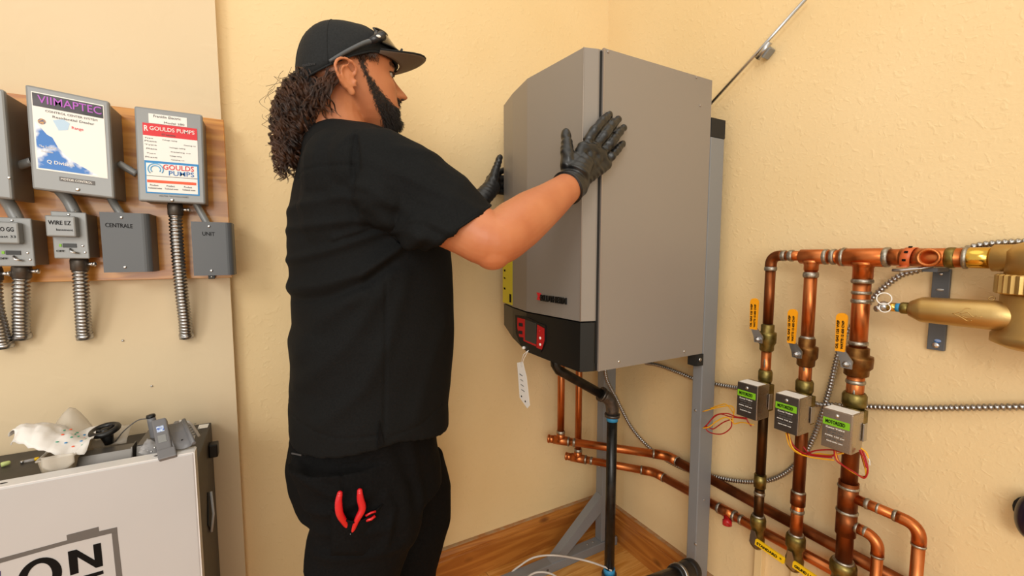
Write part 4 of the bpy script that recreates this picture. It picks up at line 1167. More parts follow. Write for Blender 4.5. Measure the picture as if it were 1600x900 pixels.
# ------------------------------------------------------------------ cabinet at lower left
YP = -.35
a = at(300, 708, 1, YP); zp = a.z; xpr = at(309, 805, 1, YP).x
xs = at(334, 780, 1, -.06).x
ct = thing('equipment_cabinet', 'black equipment cabinet with off-white front panel printed with large ON', 'cabinet', ((xpr - .3), -.2, 0))
zk = at(322, 663, 1, -.06).z
ztop = min(zk, zp - .02)
obj('body', MB().box((-2.35, YP + .018, .0), (xpr - .002, -.05, ztop), bev=.002), 'cab_top', ct)
fp = obj('front_panel', MB().box((-2.35, YP, .05), (xpr, YP + .018, zp), bev=.003), 'offwhite', ct)
obj('top_lip', MB().box((-2.349, YP + .001, zp - .001), (xpr - .001, YP + .034, zp + .0015), bev=.0006), 'white_edge', ct)
obj('side_lip', MB().box((xpr - .001, YP + .001, .05), (xpr + .0012, YP + .03, zp + .001)), 'white_edge', ct)
for px in (46, 241):
    q = at(px, 720, 2, zp + .0015); obj('slot', MB().ell((q.x, YP + .018, zp + .0016), (.006, .003, .0006), n=12), 'black_matt', ct)
# side details
side = at(330, 820, 1, -.12)
obj('side_handle', MB().box((xpr - .002, -.13, ztop - .07), (xpr + .018, -.10, ztop - .035), bev=.003), 'black_plastic', ct)
obj('side_slot', MB().prism([V((xpr - .001, -.22, ztop - .20)), V((xpr - .001, -.19, ztop - .13)), V((xpr - .001, -.16, ztop - .15)), V((xpr - .001, -.18, ztop - .24))], V((.002, 0, 0))), 'black_matt', ct)
obj('side_latch', MB().tube([V((xpr + .003, -.17, ztop - .14)), V((xpr + .008, -.19, ztop - .19)), V((xpr + .003, -.2, ztop - .23))], .003, 8), 'offwhite', ct)


def pan(px, py, d=0): p = at(px, py, 1, YP); return V((p.x, YP - d, p.z))


def pprint(pix, name, ms, th=.0004): return obj(name, MB().prism([pan(*q) for q in pix], V((0, -th, 0))), ms, fp)


# printed grey frame: stepped outline (sub-parts of the panel)
pprint([(-60, 890), (0, 872.5), (105, 844), (104, 836), (154, 823), (155, 830), (183, 823.5), (183.5, 833), (183, 831), (105, 850), (0, 880), (-60, 897)], 'printed_frame', 'frame_grey')
pprint([(174.5, 833.2), (183.4, 831), (193, 915), (184, 925)], 'printed_frame', 'frame_grey')
pprint([(106, 862), (119.5, 858.5), (148, 875), (145.5, 851), (157.5, 848), (161, 884), (150, 887), (121, 870), (123, 895), (110, 899)], 'printed_letter', 'ink', .0007)
# letter O, outer and inner contour as a ring of quads
co = (62, 902); oo = []
ring_o = MB(); n_ = 40; vo = []
for k in range(n_):
    an = 2 * math.pi * k / n_
    for rx, ry in ((35, 30), (20, 22)):
        u = math.cos(an) * rx; v = math.sin(an) * ry
        vo.append(pan(co[0] + u, co[1] + v - u * .25, .0002))
fs = [(2 * k, 2 * k + 1, (2 * k + 3) % (2 * n_), (2 * k + 2) % (2 * n_)) for k in range(n_)]
vo2 = [p + V((0, -.0006, 0)) for p in vo]
ring_o.add(vo + vo2, fs + [tuple(i + 2 * n_ for i in f) for f in fs] + [(2 * k, (2 * k + 2) % (2 * n_), (2 * k + 2) % (2 * n_) + 2 * n_, 2 * k + 2 * n_) for k in range(n_)])
obj('printed_letter', ring_o, 'ink', fp)
pprint([(130, 900), (161, 891), (162, 896), (145, 902)], 'printed_letter', 'ink', .0007)
pprint([(-12, 893), (1, 892), (2, 960), (-11, 960)], 'printed_letter', mat('indigo_ink', '2A1A66', .5), .0007)

# things lying on the cabinet
ZT = ztop


def top(px, py, dz=0): p = at(px, py, 2, ZT + dz); return p


# translucent bin
def quadbox(name, label, cat, c, yaw, hx, hy, hz, ms, bev=.003, tilt=0):
    X = V((math.cos(yaw), math.sin(yaw), 0)); Y = V((-math.sin(yaw), math.cos(yaw), 0))
    o = obj(name, MB().obox(V(c) + V((0, 0, hz)), X, Y, V((0, 0, 1)), hx, hy, hz, bev=bev), ms, origin=tuple(c)); return tag(o, label, cat), X, Y


tx0 = at(70, 720, 1, -.28).x; tx1 = at(117, 720, 1, -.28).x
cb_ = V(((tx0 + tx1) / 2, -.235, ZT + .0005))
t = thing('plastic_tub', 'milky plastic tub on the cabinet top under the white bag', 'container', tuple(cb_))
hx, hy, hh = (tx1 - tx0) / 2 - .004, .058, .058
mb = MB(); c = cb_
mb.box(c + V((-hx, -hy, 0)), c + V((hx, hy, .002)))
for s_ in (-1, 1):
    mb.prism([c + V((-hx, s_ * hy, 0)), c + V((hx, s_ * hy, 0)), c + V((hx + .008, s_ * (hy + .006), hh)), c + V((-hx - .008, s_ * (hy + .006), hh))], V((0, -s_ * .002, 0)))
    mb.prism([c + V((s_ * hx, -hy, 0)), c + V((s_ * hx, hy, 0)), c + V((s_ * (hx + .008), hy + .006, hh)), c + V((s_ * (hx + .008), -hy - .006, hh))], V((-s_ * .002, 0, 0)))
obj('tub_wall', mb, mat('milky_plastic', 'C9BBA6', .35, alpha=.92), t)
rim = MB(); rm = [c + V((i * (hx + .009), j * (hy + .007), hh)) for i, j in ((-1, -1), (1, -1), (1, 1), (-1, 1), (-1, -1))]
obj('rim', rim.tube(rm, .002, 8), 'clear', t)
# crumpled bag draped over the tub, spilling left
bgp = thing('plastic_bag', 'crumpled white plastic bag with coloured print lying over the tub', 'bag', tuple(cb_ + V((-.03, 0, hh))))
gr = []; NU, NV = 34, 18
cl_ = smooth_path([at(a_, b_, 1, -.25) for a_, b_ in ((17, 683), (32, 676), (58, 676), (85, 686), (112, 692), (142, 688))], 8)
for i in range(NU):
    u = i / (NU - 1); c_ = cl_[min(len(cl_) - 1, int(u * (len(cl_) - 1)))]; row_ = []
    hw = .006 + .052 * min(1, u * 1.9)
    for j in range(NV):
        v = j / (NV - 1); y_ = -.25 + (v - .35) * 2 * hw
        wv = .010 * noise.noise(V((u * 6, v * 3.2, 1.7))) + .005 * noise.noise(V((u * 14, v * 8, 4)))
        z_ = c_.z + wv * (.4 + u) + .012 * math.sin(v * math.pi) - .020 * max(0, .35 - v) * 2
        row_.append(V((c_.x + .006 * math.sin(v * 5), y_, z_)))
    gr.append(row_)
obj('film', MB().sheet(gr, .0006), 'bag', bgp)
gr2 = []; f0 = at(80, 690, 1, -.17); f1 = at(205, 690, 1, -.17)
for i in range(16):
    u = i / 15; pk_ = .055 * max(0, 1 - abs(u - .22) / .24) ** .8 + .036 * (1 - u * .4)
    gr2.append([V((f0.x + (f1.x - f0.x) * u, -.205 + .06 * v_, ZT + .035 + pk_ * math.sin(min(1, v_ * 1.15) * 1.57) + .005 * noise.noise(V((u * 7, v_ * 4, 0))))) for v_ in [k / 6 for k in range(7)]])
obj('film', MB().sheet(gr2, .0006), 'clear', bgp)
gr3 = []
for i in range(14):
    u = i / 13; gr3.append([V((tx0 + .004 + (tx1 - tx0) * 1.1 * u, c.y - hy - .014 - .002 * math.sin(u * 9), ZT + hh + .010 - (.02 + .02 * (1 - abs(u * 2 - 1))) * v_)) for v_ in [k / 5 for k in range(6)]])
obj('film', MB().sheet(gr3, .0006), 'clear', bgp)
for k in range(16):
    q = top(92 + (k * 37 % 30) * 1.5, 688 + (k * 23 % 12), .07); q = at(92 + (k * 5.3) % 40, 694 - (k * 5.3) % 52 * .25 + (k % 3) * 3.4, 1, c.y - .03)
    i0 = min(range(NU), key=lambda i: abs(gr[i][6].x - q.x)); j0 = 3 + (k % 5) * 2
    g_ = gr[i0][j0]; obj('printed_mark', MB().ell(g_ + V((0, -.0005, .0012)), (.0028, .002, .0012), n=8, k=6), ('teal', 'orange_p', 'blue', 'teal')[k % 4], bgp)

# black handwheel
wc = at(164, 672, 1, -.215); wb = V((wc.x, wc.y, wc.z - .035))
t = thing('handwheel', 'black plastic handwheel knob standing on the grey metal housing', 'knob', tuple(wb))
ax = V((-.12, -.18, 1)).normalized(); hubc = wc
wh = MB().torus(hubc, ax, .0215, .0062, 32, 10)
for k in range(3):
    d_, u_, w_ = frame_from(ax); an = k * 2.094 + .4; e_ = u_ * math.cos(an) + d_.cross(u_) * math.sin(an)
    wh.tube([hubc - ax * .001, hubc + e_ * .021 - ax * .001], .0045, 8)
obj('wheel', wh, 'black_plastic', t)
obj('hub', MB().lathe([(.0085, -.034), (.009, -.028), (.0115, -.015), (.0095, -.006), (.008, .003), (.003, .005)], hubc, ax, 20), 'black_plastic', t)
obj('web', MB().lathe([(.019, -.003), (.019, -.001)], hubc, ax, 24), 'black_matt', t)
# grey folded sheet-metal housing below it
q0 = at(119, 738, 1, -.275); q1 = at(205, 718, 1, -.275)
t = thing('metal_housing', 'dull grey folded sheet-metal housing on the cabinet top below the handwheel', 'housing', (q0.x, -.25, ZT))
hx0, hx1 = q0.x, q1.x; zh = .042
hm = MB()
hm.prism([V((hx0, -.285, ZT + .001)), V((hx0, -.268, ZT + zh)), V((hx0, -.235, ZT + zh)), V((hx0, -.235, ZT + .001))], V((hx1 - hx0, 0, 0)))
obj('shell', hm, 'gunmetal', t)
obj('end_plate', MB().prism([V((hx1, -.280, ZT + .001)), V((hx1, -.270, ZT + zh + .004)), V((hx1, -.235, ZT + zh + .004)), V((hx1, -.235, ZT + .001))], V((.002, 0, 0))), 'gunmetal', t)
obj('flange', MB().box((hx0 - .003, -.300, ZT + .001), (hx1 + .01, -.284, ZT + .003)), 'gunmetal', t)
for u, z_ in ((.02, .3), (.9, .2), (.97, .25), (.7, .12), (.5, .1)):
    xx = hx0 + (hx1 - hx0) * u; screwhead((xx, -.286 + .013 * z_, ZT + zh * z_), (0, -1, .2), .002, t)
t = thing('metal_housing', 'lower grey sheet-metal box right of the handwheel on the cabinet', 'housing', (hx1 + .03, -.2, ZT))
obj('shell', MB().prism([V((hx1 + .006, -.27, ZT + .0015)), V((hx1 + .006, -.255, ZT + .040)), V((hx1 + .012, -.16, ZT + .046)), V((hx1 + .006, -.16, ZT + .0015))], V((.055, 0, 0))), 'gunmetal', t)
obj('lid', MB().prism([V((hx1 + .006, -.255, ZT + .041)), V((hx1 + .012, -.16, ZT + .047)), V((hx1 + .061, -.16, ZT + .047)), V((hx1 + .061, -.255, ZT + .041))], V((0, 0, .0012))), 'gunmetal', t)
# probe meter standing up with its cord
m0 = at(238, 690, 1, -.22)
t = thing('probe_handle', 'upright grey probe handle with a thin cord, beside the handwheel', 'tool', tuple(V((m0.x, -.22, ZT))))
h0 = at(245, 692, 1, -.22); h1 = at(236, 652, 1, -.22)
obj('handle', MB().tube([h0 + V((0, 0, -.03)), h0, h0.lerp(h1, .85), h1], [.010, .0095, .0085, .0080], 12), 'device', t)
obj('tip', MB().lathe([(.0085, 0), (.0092, .002), (.008, .006), (.004, .007)], h1, (h1 - h0), 16), 'black_plastic', t)
obj('cord', MB().tube(smooth_path([h1 + V((-.004, 0, -.002)), at(215, 657, 1, -.2), at(195, 672, 1, -.2), at(180, 690, 1, -.2)], 8), .0013, 8), 'frame_grey', t)
# packaged valve part in grey cradle
t = thing('grey_meter', 'grey handheld meter with a blue screen overhanging the white panel edge', 'tool', tuple(at(262, 715, 1, -.33)))
a0 = at(259, 718, 1, -.345); a1 = at(248, 662, 1, -.27); ad_ = (a1 - a0).normalized(); xx = V((1, 0, .12)).normalized(); nn_ = ad_.cross(xx).normalized()
if nn_.y > 0: nn_ = -nn_
mid = (a0 + a1) / 2; Lh = (a1 - a0).length / 2
cc = mid + V((0, .008, .004))
bdy = obj('case', MB().obox(cc, xx, ad_, nn_, .013, Lh, .008, bev=.003), 'device', t)
obj('screen', MB().obox(cc + ad_ * Lh * .4 + nn_ * .0082, xx, ad_, nn_, .0065, Lh * .16, .0006), mat('blue_screen', '2D56B8', .2, col2='D8E8F6', scale=260), t)
obj('keypad', MB().obox(cc + ad_ * Lh * -.15 + nn_ * .0082, xx, ad_, nn_, .007, Lh * .2, .0006), 'grey_box', t)
obj('end_block', MB().obox(a0 + V((.003, .006, .006)), xx, ad_, nn_, .0155, .012, .011, bev=.002), 'device', t)
t = thing('grey_trough', 'grey half-round metal trough lying beside the handheld meter', 'bracket', tuple(at(283, 715, 1, -.32)))
b0_ = at(287, 706, 1, -.335); b1_ = at(272, 668, 1, -.25); bdir = (b1_ - b0_).normalized(); bx = V((1, 0, .1)).normalized(); bn = bdir.cross(bx).normalized()
if bn.z < 0: bn = -bn
gr = []
for i in range(9):
    an = math.pi * (i / 8); gr.append([b0_ + bdir * (.0 + L_) + bx * (-.017 * math.cos(an)) - bn * (.010 * math.sin(an)) + V((0, 0, .014)) for L_ in (0, .03, .06, (b1_ - b0_).length)])
obj('channel', MB().sheet(gr, .0022), 'device', t)
obj('rib', MB().tube([b0_ + bx * .019 + V((0, 0, .013)), b1_ + bx * .019 + V((0, 0, .013))], .0035, 8), 'device', t)
obj('screw', MB().lathe([(.002, 0), (.002, .002)], b0_.lerp(b1_, .35) + V((.004, 0, .005)), bn, 10), 'black_matt', t)
# white label card leaning in a clamp
t = thing('printed_card', 'white printed card held in a bent grey clip at the cabinet corner', 'card', tuple(at(300, 700, 1, -.22)))
cp_ = [at(a_, b_, 1, -.22) for a_, b_ in ((282, 663), (296, 660), (308, 672), (303, 688), (290, 698))]
cd_ = obj('card', MB().prism(cp_, V((0, .001, 0))), 'white', t)
for k in range(5): text('CAUTION notice text', cp_[0] + V((.006 + .003 * k, -.0006, -.008 - .006 * k)), (1, 0, .15), (0, 0, 1), .024, .002, 'frame_grey', cd_)
obj('clip', MB().tube(smooth_path([at(280, 658, 1, -.225), at(295, 660, 1, -.225), at(305, 672, 1, -.225), at(311, 682, 1, -.225)], 6), .0032, 8), 'wire_white', t)
obj('clip_arm', MB().obox(at(276, 672, 1, -.22), V((1, 0, 0)), V((0, 1, 0)), V((0, 0, 1)), .005, .01, .019, bev=.002), 'device', t)
obj('card_stand', MB().box((cp_[4].x - .006, -.222, ZT), (cp_[4].x + .006, -.20, cp_[4].z + .004)), 'device', t)
# clear blister with small screws
t = thing('blister_pack', 'clear crumpled plastic pack of small screws on the cabinet top', 'packet', tuple(top(235, 708)))
bc = at(237, 700, 1, -.27)
gr = []
for i in range(12):
    u = i / 11; gr.append([V((bc.x - .020 + .034 * u + .010 * v_, -.285 + .03 * v_, bc.z + .018 - .042 * u * .6 - .018 * (1 - v_) + .006 * noise.noise(V((u * 7, v_ * 5, 2))))) for v_ in [k / 7 for k in range(8)]])
obj('film', MB().sheet(gr, .0008), 'clear2', t)
for k in range(6): screwhead(bc + V((-.012 + .006 * k, -.004, .001 - .004 * (k % 3))), (0, -1, .5), .0022, t)
# fuse, green knob pieces and a corner label
p = top(47, 722); X_ = V((1, .25, 0)).normalized()
t = thing('glass_fuse', 'small glass fuse with yellow end lying on the dark cabinet top', 'fuse', tuple(p))
obj('tube', MB().cyl(p + V((0, 0, .004)) - X_ * .010, p + V((0, 0, .004)) + X_ * .008, .003, 10), 'clear2', t)
obj('cap', MB().cyl(p + V((0, 0, .004)) + X_ * .007, p + V((0, 0, .004)) + X_ * .014, .0035, 10), 'tag_yel', t)
obj('cap', MB().cyl(p + V((0, 0, .004)) - X_ * .014, p + V((0, 0, .004)) - X_ * .009, .0035, 10), 'steel', t)
p = top(2, 730); tag(obj('wire_nut', MB().lathe([(.005, 0), (.0055, .004), (.0045, .012), (.002, .014)], p + V((0, 0, .005)), (1, .3, .1), 12), mat('pale_green', 'C8D68A', .4), origin=tuple(p)), 'pale green wire nut on the cabinet top at the left edge', 'wire nut')
p = V((xpr - .028, -.09, ZT + .0006)); tag(obj('corner_label', MB().box(p, p + V((.022, .03, .0005))), 'white', origin=tuple(p)), 'small white label stuck on the rear corner of the dark cabinet top', 'label')
# ------------------------------------------------------------------ person
import numpy as np
YM = -.37
man = thing('person', 'person in black shirt, cap and black gloves holding both sides of the boiler', 'person', (-1.09, YM, 0))


def remesh(mb, voxel, name, ms, parent, smooth=3, disp=None):
    me = bpy.data.meshes.new('tmp'); me.from_pydata([tuple(p) for p in mb.v], [], mb.f)
    bm = bmesh.new(); bm.from_mesh(me); bmesh.ops.recalc_face_normals(bm, faces=bm.faces); bm.to_mesh(me); bm.free()
    o = bpy.data.objects.new('tmp', me); COL.objects.link(o)
    md = o.modifiers.new('r', 'REMESH'); md.mode = 'VOXEL'; md.voxel_size = voxel; md.use_smooth_shade = True
    if smooth:
        m2 = o.modifiers.new('s', 'SMOOTH'); m2.iterations = smooth; m2.factor = .5
    bpy.context.view_layer.update()
    r = bpy.data.meshes.new_from_object(o.evaluated_get(bpy.context.evaluated_depsgraph_get()))
    bpy.data.objects.remove(o); bpy.data.meshes.remove(me)
    n = len(r.vertices); co = np.empty(n * 3, dtype=np.float32); r.vertices.foreach_get('co', co); co = co.reshape(-1, 3)
    no = np.empty(n * 3, dtype=np.float32); r.vertices.foreach_get('normal', no); no = no.reshape(-1, 3)
    if disp is not None: co = co + no * disp(co, no)[:, None]
    org = np.array(ORG[parent.name]); lc = (co - org).astype(np.float32)
    r.vertices.foreach_set('co', lc.ravel()); r.materials.clear(); r.materials.append(M[ms] if isinstance(ms, str) else ms)
    r.polygons.foreach_set('use_smooth', [True] * len(r.polygons)); r.update(); r.name = name
    ob = bpy.data.objects.new(name, r); COL.objects.link(ob); ob.parent = parent; ORG[ob.name] = V(org)
    return ob, co


def am(px, py, dy=0): return at(px, py, 1, YM + dy)


# ---- joints
ShS = V((-1.075, -.565, 1.415)); ShR = V((-1.065, -.565, 1.378)); ShL = V((-1.015, -.185, 1.415))
ElR = at(778, 378, 1, -.70); WrR = at(890, 291, 1, -.615)
WrL = at(752, 310, 1, -.135); ElL = V((-.85, -.135, 1.25))
print('arm lengths', (ElR - ShR).length, (WrR - ElR).length, (ElL - ShL).length, (WrL - ElL).length, WrL)
NeckB = V((-1.12, YM + .0, 1.46))
# head frame
HS = 1.06
Hc = V((-1.105, YM, 1.668))
yaw = math.radians(5); pitch = math.radians(4)
HX = V((math.cos(yaw) * math.cos(pitch), math.sin(yaw) * math.cos(pitch), math.sin(pitch)))
HY = V((-math.sin(yaw), math.cos(yaw), 0)); HZ = HX.cross(HY)


def hp(x, y, z): return Hc + (HX * (x * 1.13) + HY * y + HZ * (z * (.86 if z > 0 else 1))) * HS


body = MB()


def hloft(mb, rings, P, n=40, pw=2.3):
    vs = []
    for z, f_, b_, hw in rings:
        for j in range(n):
            a = 2 * math.pi * j / n; c, s_ = math.cos(a), math.sin(a)
            cc = math.copysign(abs(c) ** (2 / pw), c); ss = math.copysign(abs(s_) ** (2 / pw), s_)
            mid = (f_ + b_) / 2; vs.append(P(mid + (f_ - b_) / 2 * cc, hw * ss, z))
    k = len(rings)
    fs = [(i * n + j, i * n + (j + 1) % n, (i + 1) * n + (j + 1) % n, (i + 1) * n + j) for i in range(k - 1) for j in range(n)]
    fs += [tuple(range(n)), tuple((k - 1) * n + j for j in range(n))]
    mb.add(vs, fs)


HR = [(.098, .02, -.04, .025), (.090, .042, -.056, .045), (.074, .060, -.066, .057), (.052, .075, -.073, .066), (.03, .086, -.078, .071), (.012, .086, -.083, .0735),
      (.0, .083, -.088, .0745), (-.015, .084, -.088, .074), (-.03, .086, -.085, .072), (-.045, .088, -.07, .0685), (-.06, .090, -.05, .064), (-.075, .0895, -.03, .059), (-.09, .088, -.015, .052), (-.103, .086, .0, .043), (-.115, .074, .02, .030), (-.123, .058, .03, .018)]


def lerp_tab(tab, x):
    if x >= tab[0][0]: return tab[0][1]
    for (x0, y0), (x1, y1) in zip(tab, tab[1:]):
        if x >= x1: return y0 + (y1 - y0) * (x - x0) / (x1 - x0)
    return tab[-1][1]


NB = [(.02, .001), (.008, .004), (0, .008), (-.01, .014), (-.02, .0205), (-.03, .0275), (-.037, .0315), (-.042, .0300), (-.047, .019), (-.052, .006), (-.058, .001), (-.064, 0)]
NW = [(.01, .0065), (-.01, .0075), (-.025, .0095), (-.038, .0125), (-.047, .0135), (-.06, .014)]
G = lambda v, s_: math.exp(-(v / s_) ** 2)
vs = []; nA, nZ = 120, 90
for i in range(nZ + 1):
    z = .098 - (.098 + .123) * i / nZ
    f_ = lerp_tab([(r[0], r[1]) for r in HR], z); b_ = lerp_tab([(r[0], r[2]) for r in HR], z); hw = lerp_tab([(r[0], r[3]) for r in HR], z)
    for j in range(nA):
        a = 2 * math.pi * j / nA; c, s_ = math.cos(a), math.sin(a); pw = 2.35
        cc = math.copysign(abs(c) ** (2 / pw), c); ss = math.copysign(abs(s_) ** (2 / pw), s_)
        x = (f_ + b_) / 2 + (f_ - b_) / 2 * cc; y = hw * ss
        if x > .02:
            ay = abs(y)
            x += lerp_tab(NB, z) * G(y, lerp_tab(NW, z))
            x += .006 * G(ay - .0145, .006) * G(z + .042, .007)          # nostril wings
            x -= .0095 * G(ay - .031, .0135) * G(z + .004, .0095)          # eye socket
            x += .0050 * G(ay - .028, .020) * G(z - .015, .006)           # brow ridge
            x += .0045 * G(ay - .047, .018) * G(z + .028, .014)           # cheekbone
            x += .0100 * G(y, .017) * (G(z + .0635, .0042) + .9 * G(z + .0735, .0045))   # lips
            x -= .0015 * G(y, .022) * G(z + .0685, .002)
            x += .0110 * G(y, .021) * G(z + .104, .014)                   # chin
            x -= .003 * G(y, .03) * G(z + .086, .006)
        vs.append(hp(x, y, z))
body.add(vs, [(i * nA + j, i * nA + (j + 1) % nA, (i + 1) * nA + (j + 1) % nA, (i + 1) * nA + j) for i in range(nZ) for j in range(nA)] + [tuple(range(nA)), tuple(nZ * nA + j for j in range(nA))])
for s_ in (-1, 1):
    body.tube([hp(.066, s_ * .0455, -.001), hp(.0795, s_ * .033, .0035), hp(.0815, s_ * .021, -.002)], .0032, 8)  # upper lid
    body.tube([hp(.066, s_ * .045, -.010), hp(.0775, s_ * .033, -.0135), hp(.081, s_ * .021, -.009)], .0032, 8)
    # ear
    o = lambda u, v, w_=0: hp(-.020 + u * 1.1, s_ * (.078 + w_ + max(0, -u) * .25), -.041 + v * .95)
    body.ell(o(-.004, 0, .003), (.015 * HS, .006 * HS, .026 * HS), X=HX, Y=HY, Z=HZ)
    body.tube(smooth_path([o(.010, .004, .004), o(.013, .016, .009), o(.008, .027, .013), o(-.004, .032, .015), o(-.016, .027, .016), o(-.0215, .014, .016), o(-.019, -.002, .014), o(-.011, -.018, .010), o(.0, -.028, .007)], 5), .0037, 10)
    body.ell(o(.003, -.029, .005), (.0085, .005, .009), X=HX, Y=HY, Z=HZ)
    body.tube(smooth_path([o(.0, .022, .010), o(-.009, .016, .012), o(-.012, .002, .011), o(-.006, -.013, .009), o(.003, -.018, .007)], 5), .003, 8)
    body.tube([o(.012, -.004, .004), o(.0085, -.010, .008), o(.010, -.018, .005)], [.0045, .0045, .004], 8)
# neck
body.tube([hp(-.03, 0, -.01), hp(-.032, 0, -.06), hp(-.035, 0, -.10), V((-1.125, YM, 1.50)), V((-1.125, YM, 1.42))], [.058, .061, .065, .074, .09], 24)


def limb(mb, pts, rs, n=20): mb.tube(pts, rs, n)


dE = (WrR - ElR)
_ap = [ShR + V((0, .06, -.01)), ShR, ShR.lerp(ElR, .35), ShR.lerp(ElR, .7), ElR + V((-.010, .004, .004)), ElR.lerp(WrR, .22) + V((0, 0, .004)), ElR.lerp(WrR, .42) + V((0, 0, .003)), ElR.lerp(WrR, .65), ElR.lerp(WrR, .85), WrR, WrR + dE * .16]
_ar = [.056, .061, .060, .058, .0525, .0545, .0515, .0445, .0385, .0355, .026]
_sp = smooth_path(_ap, 6); _sr = []
for i in range(len(_sp)):
    u = i / 6; k_ = min(int(u), len(_ar) - 2); _sr.append(_ar[k_] + (_ar[k_ + 1] - _ar[k_]) * (u - k_))
limb(body, _sp, _sr, 28)
body.ell(ElR + V((-.012, .0, -.016)), .040)
limb(body, [ShL + V((0, -.06, -.02)), ShL, ShL.lerp(ElL, .5), ElL, ElL.lerp(WrL, .3), ElL.lerp(WrL, .65), WrL, WrL + (WrL - ElL) * .15], [.06, .062, .052, .043, .045, .036, .0285, .027])
TORSO = len(body.v)
legs = {'n': [V((-1.105, -.445, .88)), V((-1.125, -.465, .70)), V((-1.14, -.475, .50)), V((-1.165, -.475, .30)), V((-1.18, -.475, .09))],
        'f': [V((-1.085, -.28, .88)), V((-1.05, -.265, .70)), V((-1.035, -.26, .50)), V((-1.05, -.26, .30)), V((-1.06, -.26, .09))]}
for k in legs: limb(body, legs[k], [.072, .074, .06, .052, .036])

# ---- hands (drives both body hands and gloves)
def yhand(px): return -.609 if px > 938 else -.609 + (938 - px) / 60 * -.004


def R_(px, py, dy=0): return at(px, py, 1, -.611 + dy)


fingersR = [
    ([R_(917, 222, -.004), R_(929, 204, -.012), R_(942, 189, -.004), R_(952, 179.5, .004)], [.0134, .0128, .0118, .0098]),
    ([R_(930, 228, -.004), R_(944, 211, -.014), R_(956, 196, -.006), R_(965.5, 187, .003)], [.0134, .0128, .0118, .0098]),
    ([R_(942, 237, -.004), R_(955, 222, -.012), R_(966, 208, -.005), R_(974, 200, .003)], [.0128, .0122, .0113, .0094]),
    ([R_(948, 252, -.002), R_(957, 243, -.009), R_(966, 232, -.003), R_(972.5, 225, .004)], [.0116, .0110, .0102, .0086])]
thumbR = ([R_(888, 256, .0), R_(886, 238, .006), R_(885.5, 222, .014), R_(884, 208, .022)], [.0185, .0160, .0142, .0112])
palmR = [R_(889, 284, .002), R_(898, 262, -.004), R_(915, 245, -.008), R_(934, 240, -.004)]


def hand(mb, fing, thumb, wrist, mcps, k=1.0, th=.0125):
    for p, r in fing:
        mb.tube(smooth_path(p, 5), [1.0] * (len(p) * 5 - 4), 12) if False else mb.tube(p, [q * k for q in r], 14)
        mb.ell(p[-1], r[-1] * k)
        for q, rr_ in zip(p[1:-1], r[1:-1]): mb.ell(q, rr_ * k * 1.0)
    p, r = thumb; mb.tube(p, [q * k for q in r], 14); mb.ell(p[-1], r[-1] * k); mb.ell(p[1], r[1] * k * 1.05); mb.ell(p[2], r[2] * k * 1.05)
    # palm: metacarpal tubes fanning from the wrist, thick enough to fuse
    for m_ in mcps:
        mb.tube([wrist, wrist.lerp(m_, .35), wrist.lerp(m_, .75), m_], [th * 1.5 * k, th * 1.45 * k, th * 1.2 * k, th * .98 * k], 14)
        mb.ell(m_, th * k)
    for i in range(len(mcps) - 1):
        for t_ in (.45, .7, .95):
            a_ = wrist.lerp(mcps[i], t_); b_ = wrist.lerp(mcps[i + 1], t_); mb.tube([a_, b_], th * 1.12 * k, 12)
    mb.tube([wrist, thumb[0][0], thumb[0][1]], [th * 1.4 * k, thumb[1][0] * 1.1 * k, thumb[1][1] * k], 14)
    for t_ in (.35, .6): mb.tube([thumb[0][0], wrist.lerp(mcps[0], t_ + .1)], [thumb[1][0] * .95 * k, th * 1.2 * k], 12)


WH = WrR + (WrR - ElR).normalized() * .012
mcpR = [R_(911, 230, -.006), R_(927, 231, -.008), R_(940, 240, -.006), R_(947, 256, -.003)]


def cuff(mb, a, b, r0, r1):
    """open glove cuff: thick-walled sleeve"""
    d = (b - a); mb.tube([a, a.lerp(b, .3), a.lerp(b, .7), b], [r0, r0 * 1.0, (r0 + r1) / 2, r1], 24)


gR = MB(); hand(gR, fingersR, thumbR, WH, mcpR, 1.0, .0150)
ua = (WrR - ElR).normalized()
cuff(gR, WrR - ua * .014, WrR + ua * .035, .0405, .036)
gR.tube([WrR, WrR + ua * .03, R_(903, 266, -.014), R_(916, 250, -.010)], [.037, .0355, .032, .022], 24)
gR.ell(R_(925, 262, -.006), (.03, .012, .026)); gR.ell(R_(905, 258, -.008), (.030, .015, .03))
hb_ = MB(); hand(hb_, fingersR, thumbR, WH, mcpR, .8, .0125)
body.v += []
_o = len(body.v); body.add(hb_.v, hb_.f)


def L_(px, py, y): return at(px, py, 1, y)


WL = WrL + (WrL - ElL).normalized() * .01
thumbL = ([L_(768, 292, -.140), L_(772, 274, -.140), L_(777, 258, -.140), L_(781, 246, -.140)], [.0195, .0160, .0130, .0105])
xk = A787.x
mcpL = [V((xk - .020, A787.y + .034, 1.53)), V((xk - .012, A787.y + .036, 1.51)), V((xk - .010, A787.y + .036, 1.49)), V((xk - .012, A787.y + .034, 1.47))]
fingL = [([m_, m_ + V((.035, -.006, .012 - .006 * i)), m_ + V((.062, -.012, .018 - .01 * i)), m_ + V((.085 - (.012 if i in (0, 3) else 0), -.019, .022 - .012 * i))], [.0112, .0106, .0098, .0085]) for i, m_ in enumerate(mcpL)]
gL = MB(); hand(gL, fingL, thumbL, WL, mcpL, 1.0, .0135); ul = (WrL - ElL).normalized()
cuff(gL, WrL - ul * .012, WrL + ul * .03, .0325, .031)
gL.tube([WrL, WrL + ul * .03, thumbL[0][0] + V((.004, .004, .0)), mcpL[1] + V((-.02, -.004, 0))], [.031, .031, .028, .018], 24)
hl = MB(); hand(hl, fingL, thumbL, WL, mcpL, .8, .0125); body.add(hl.v, hl.f)


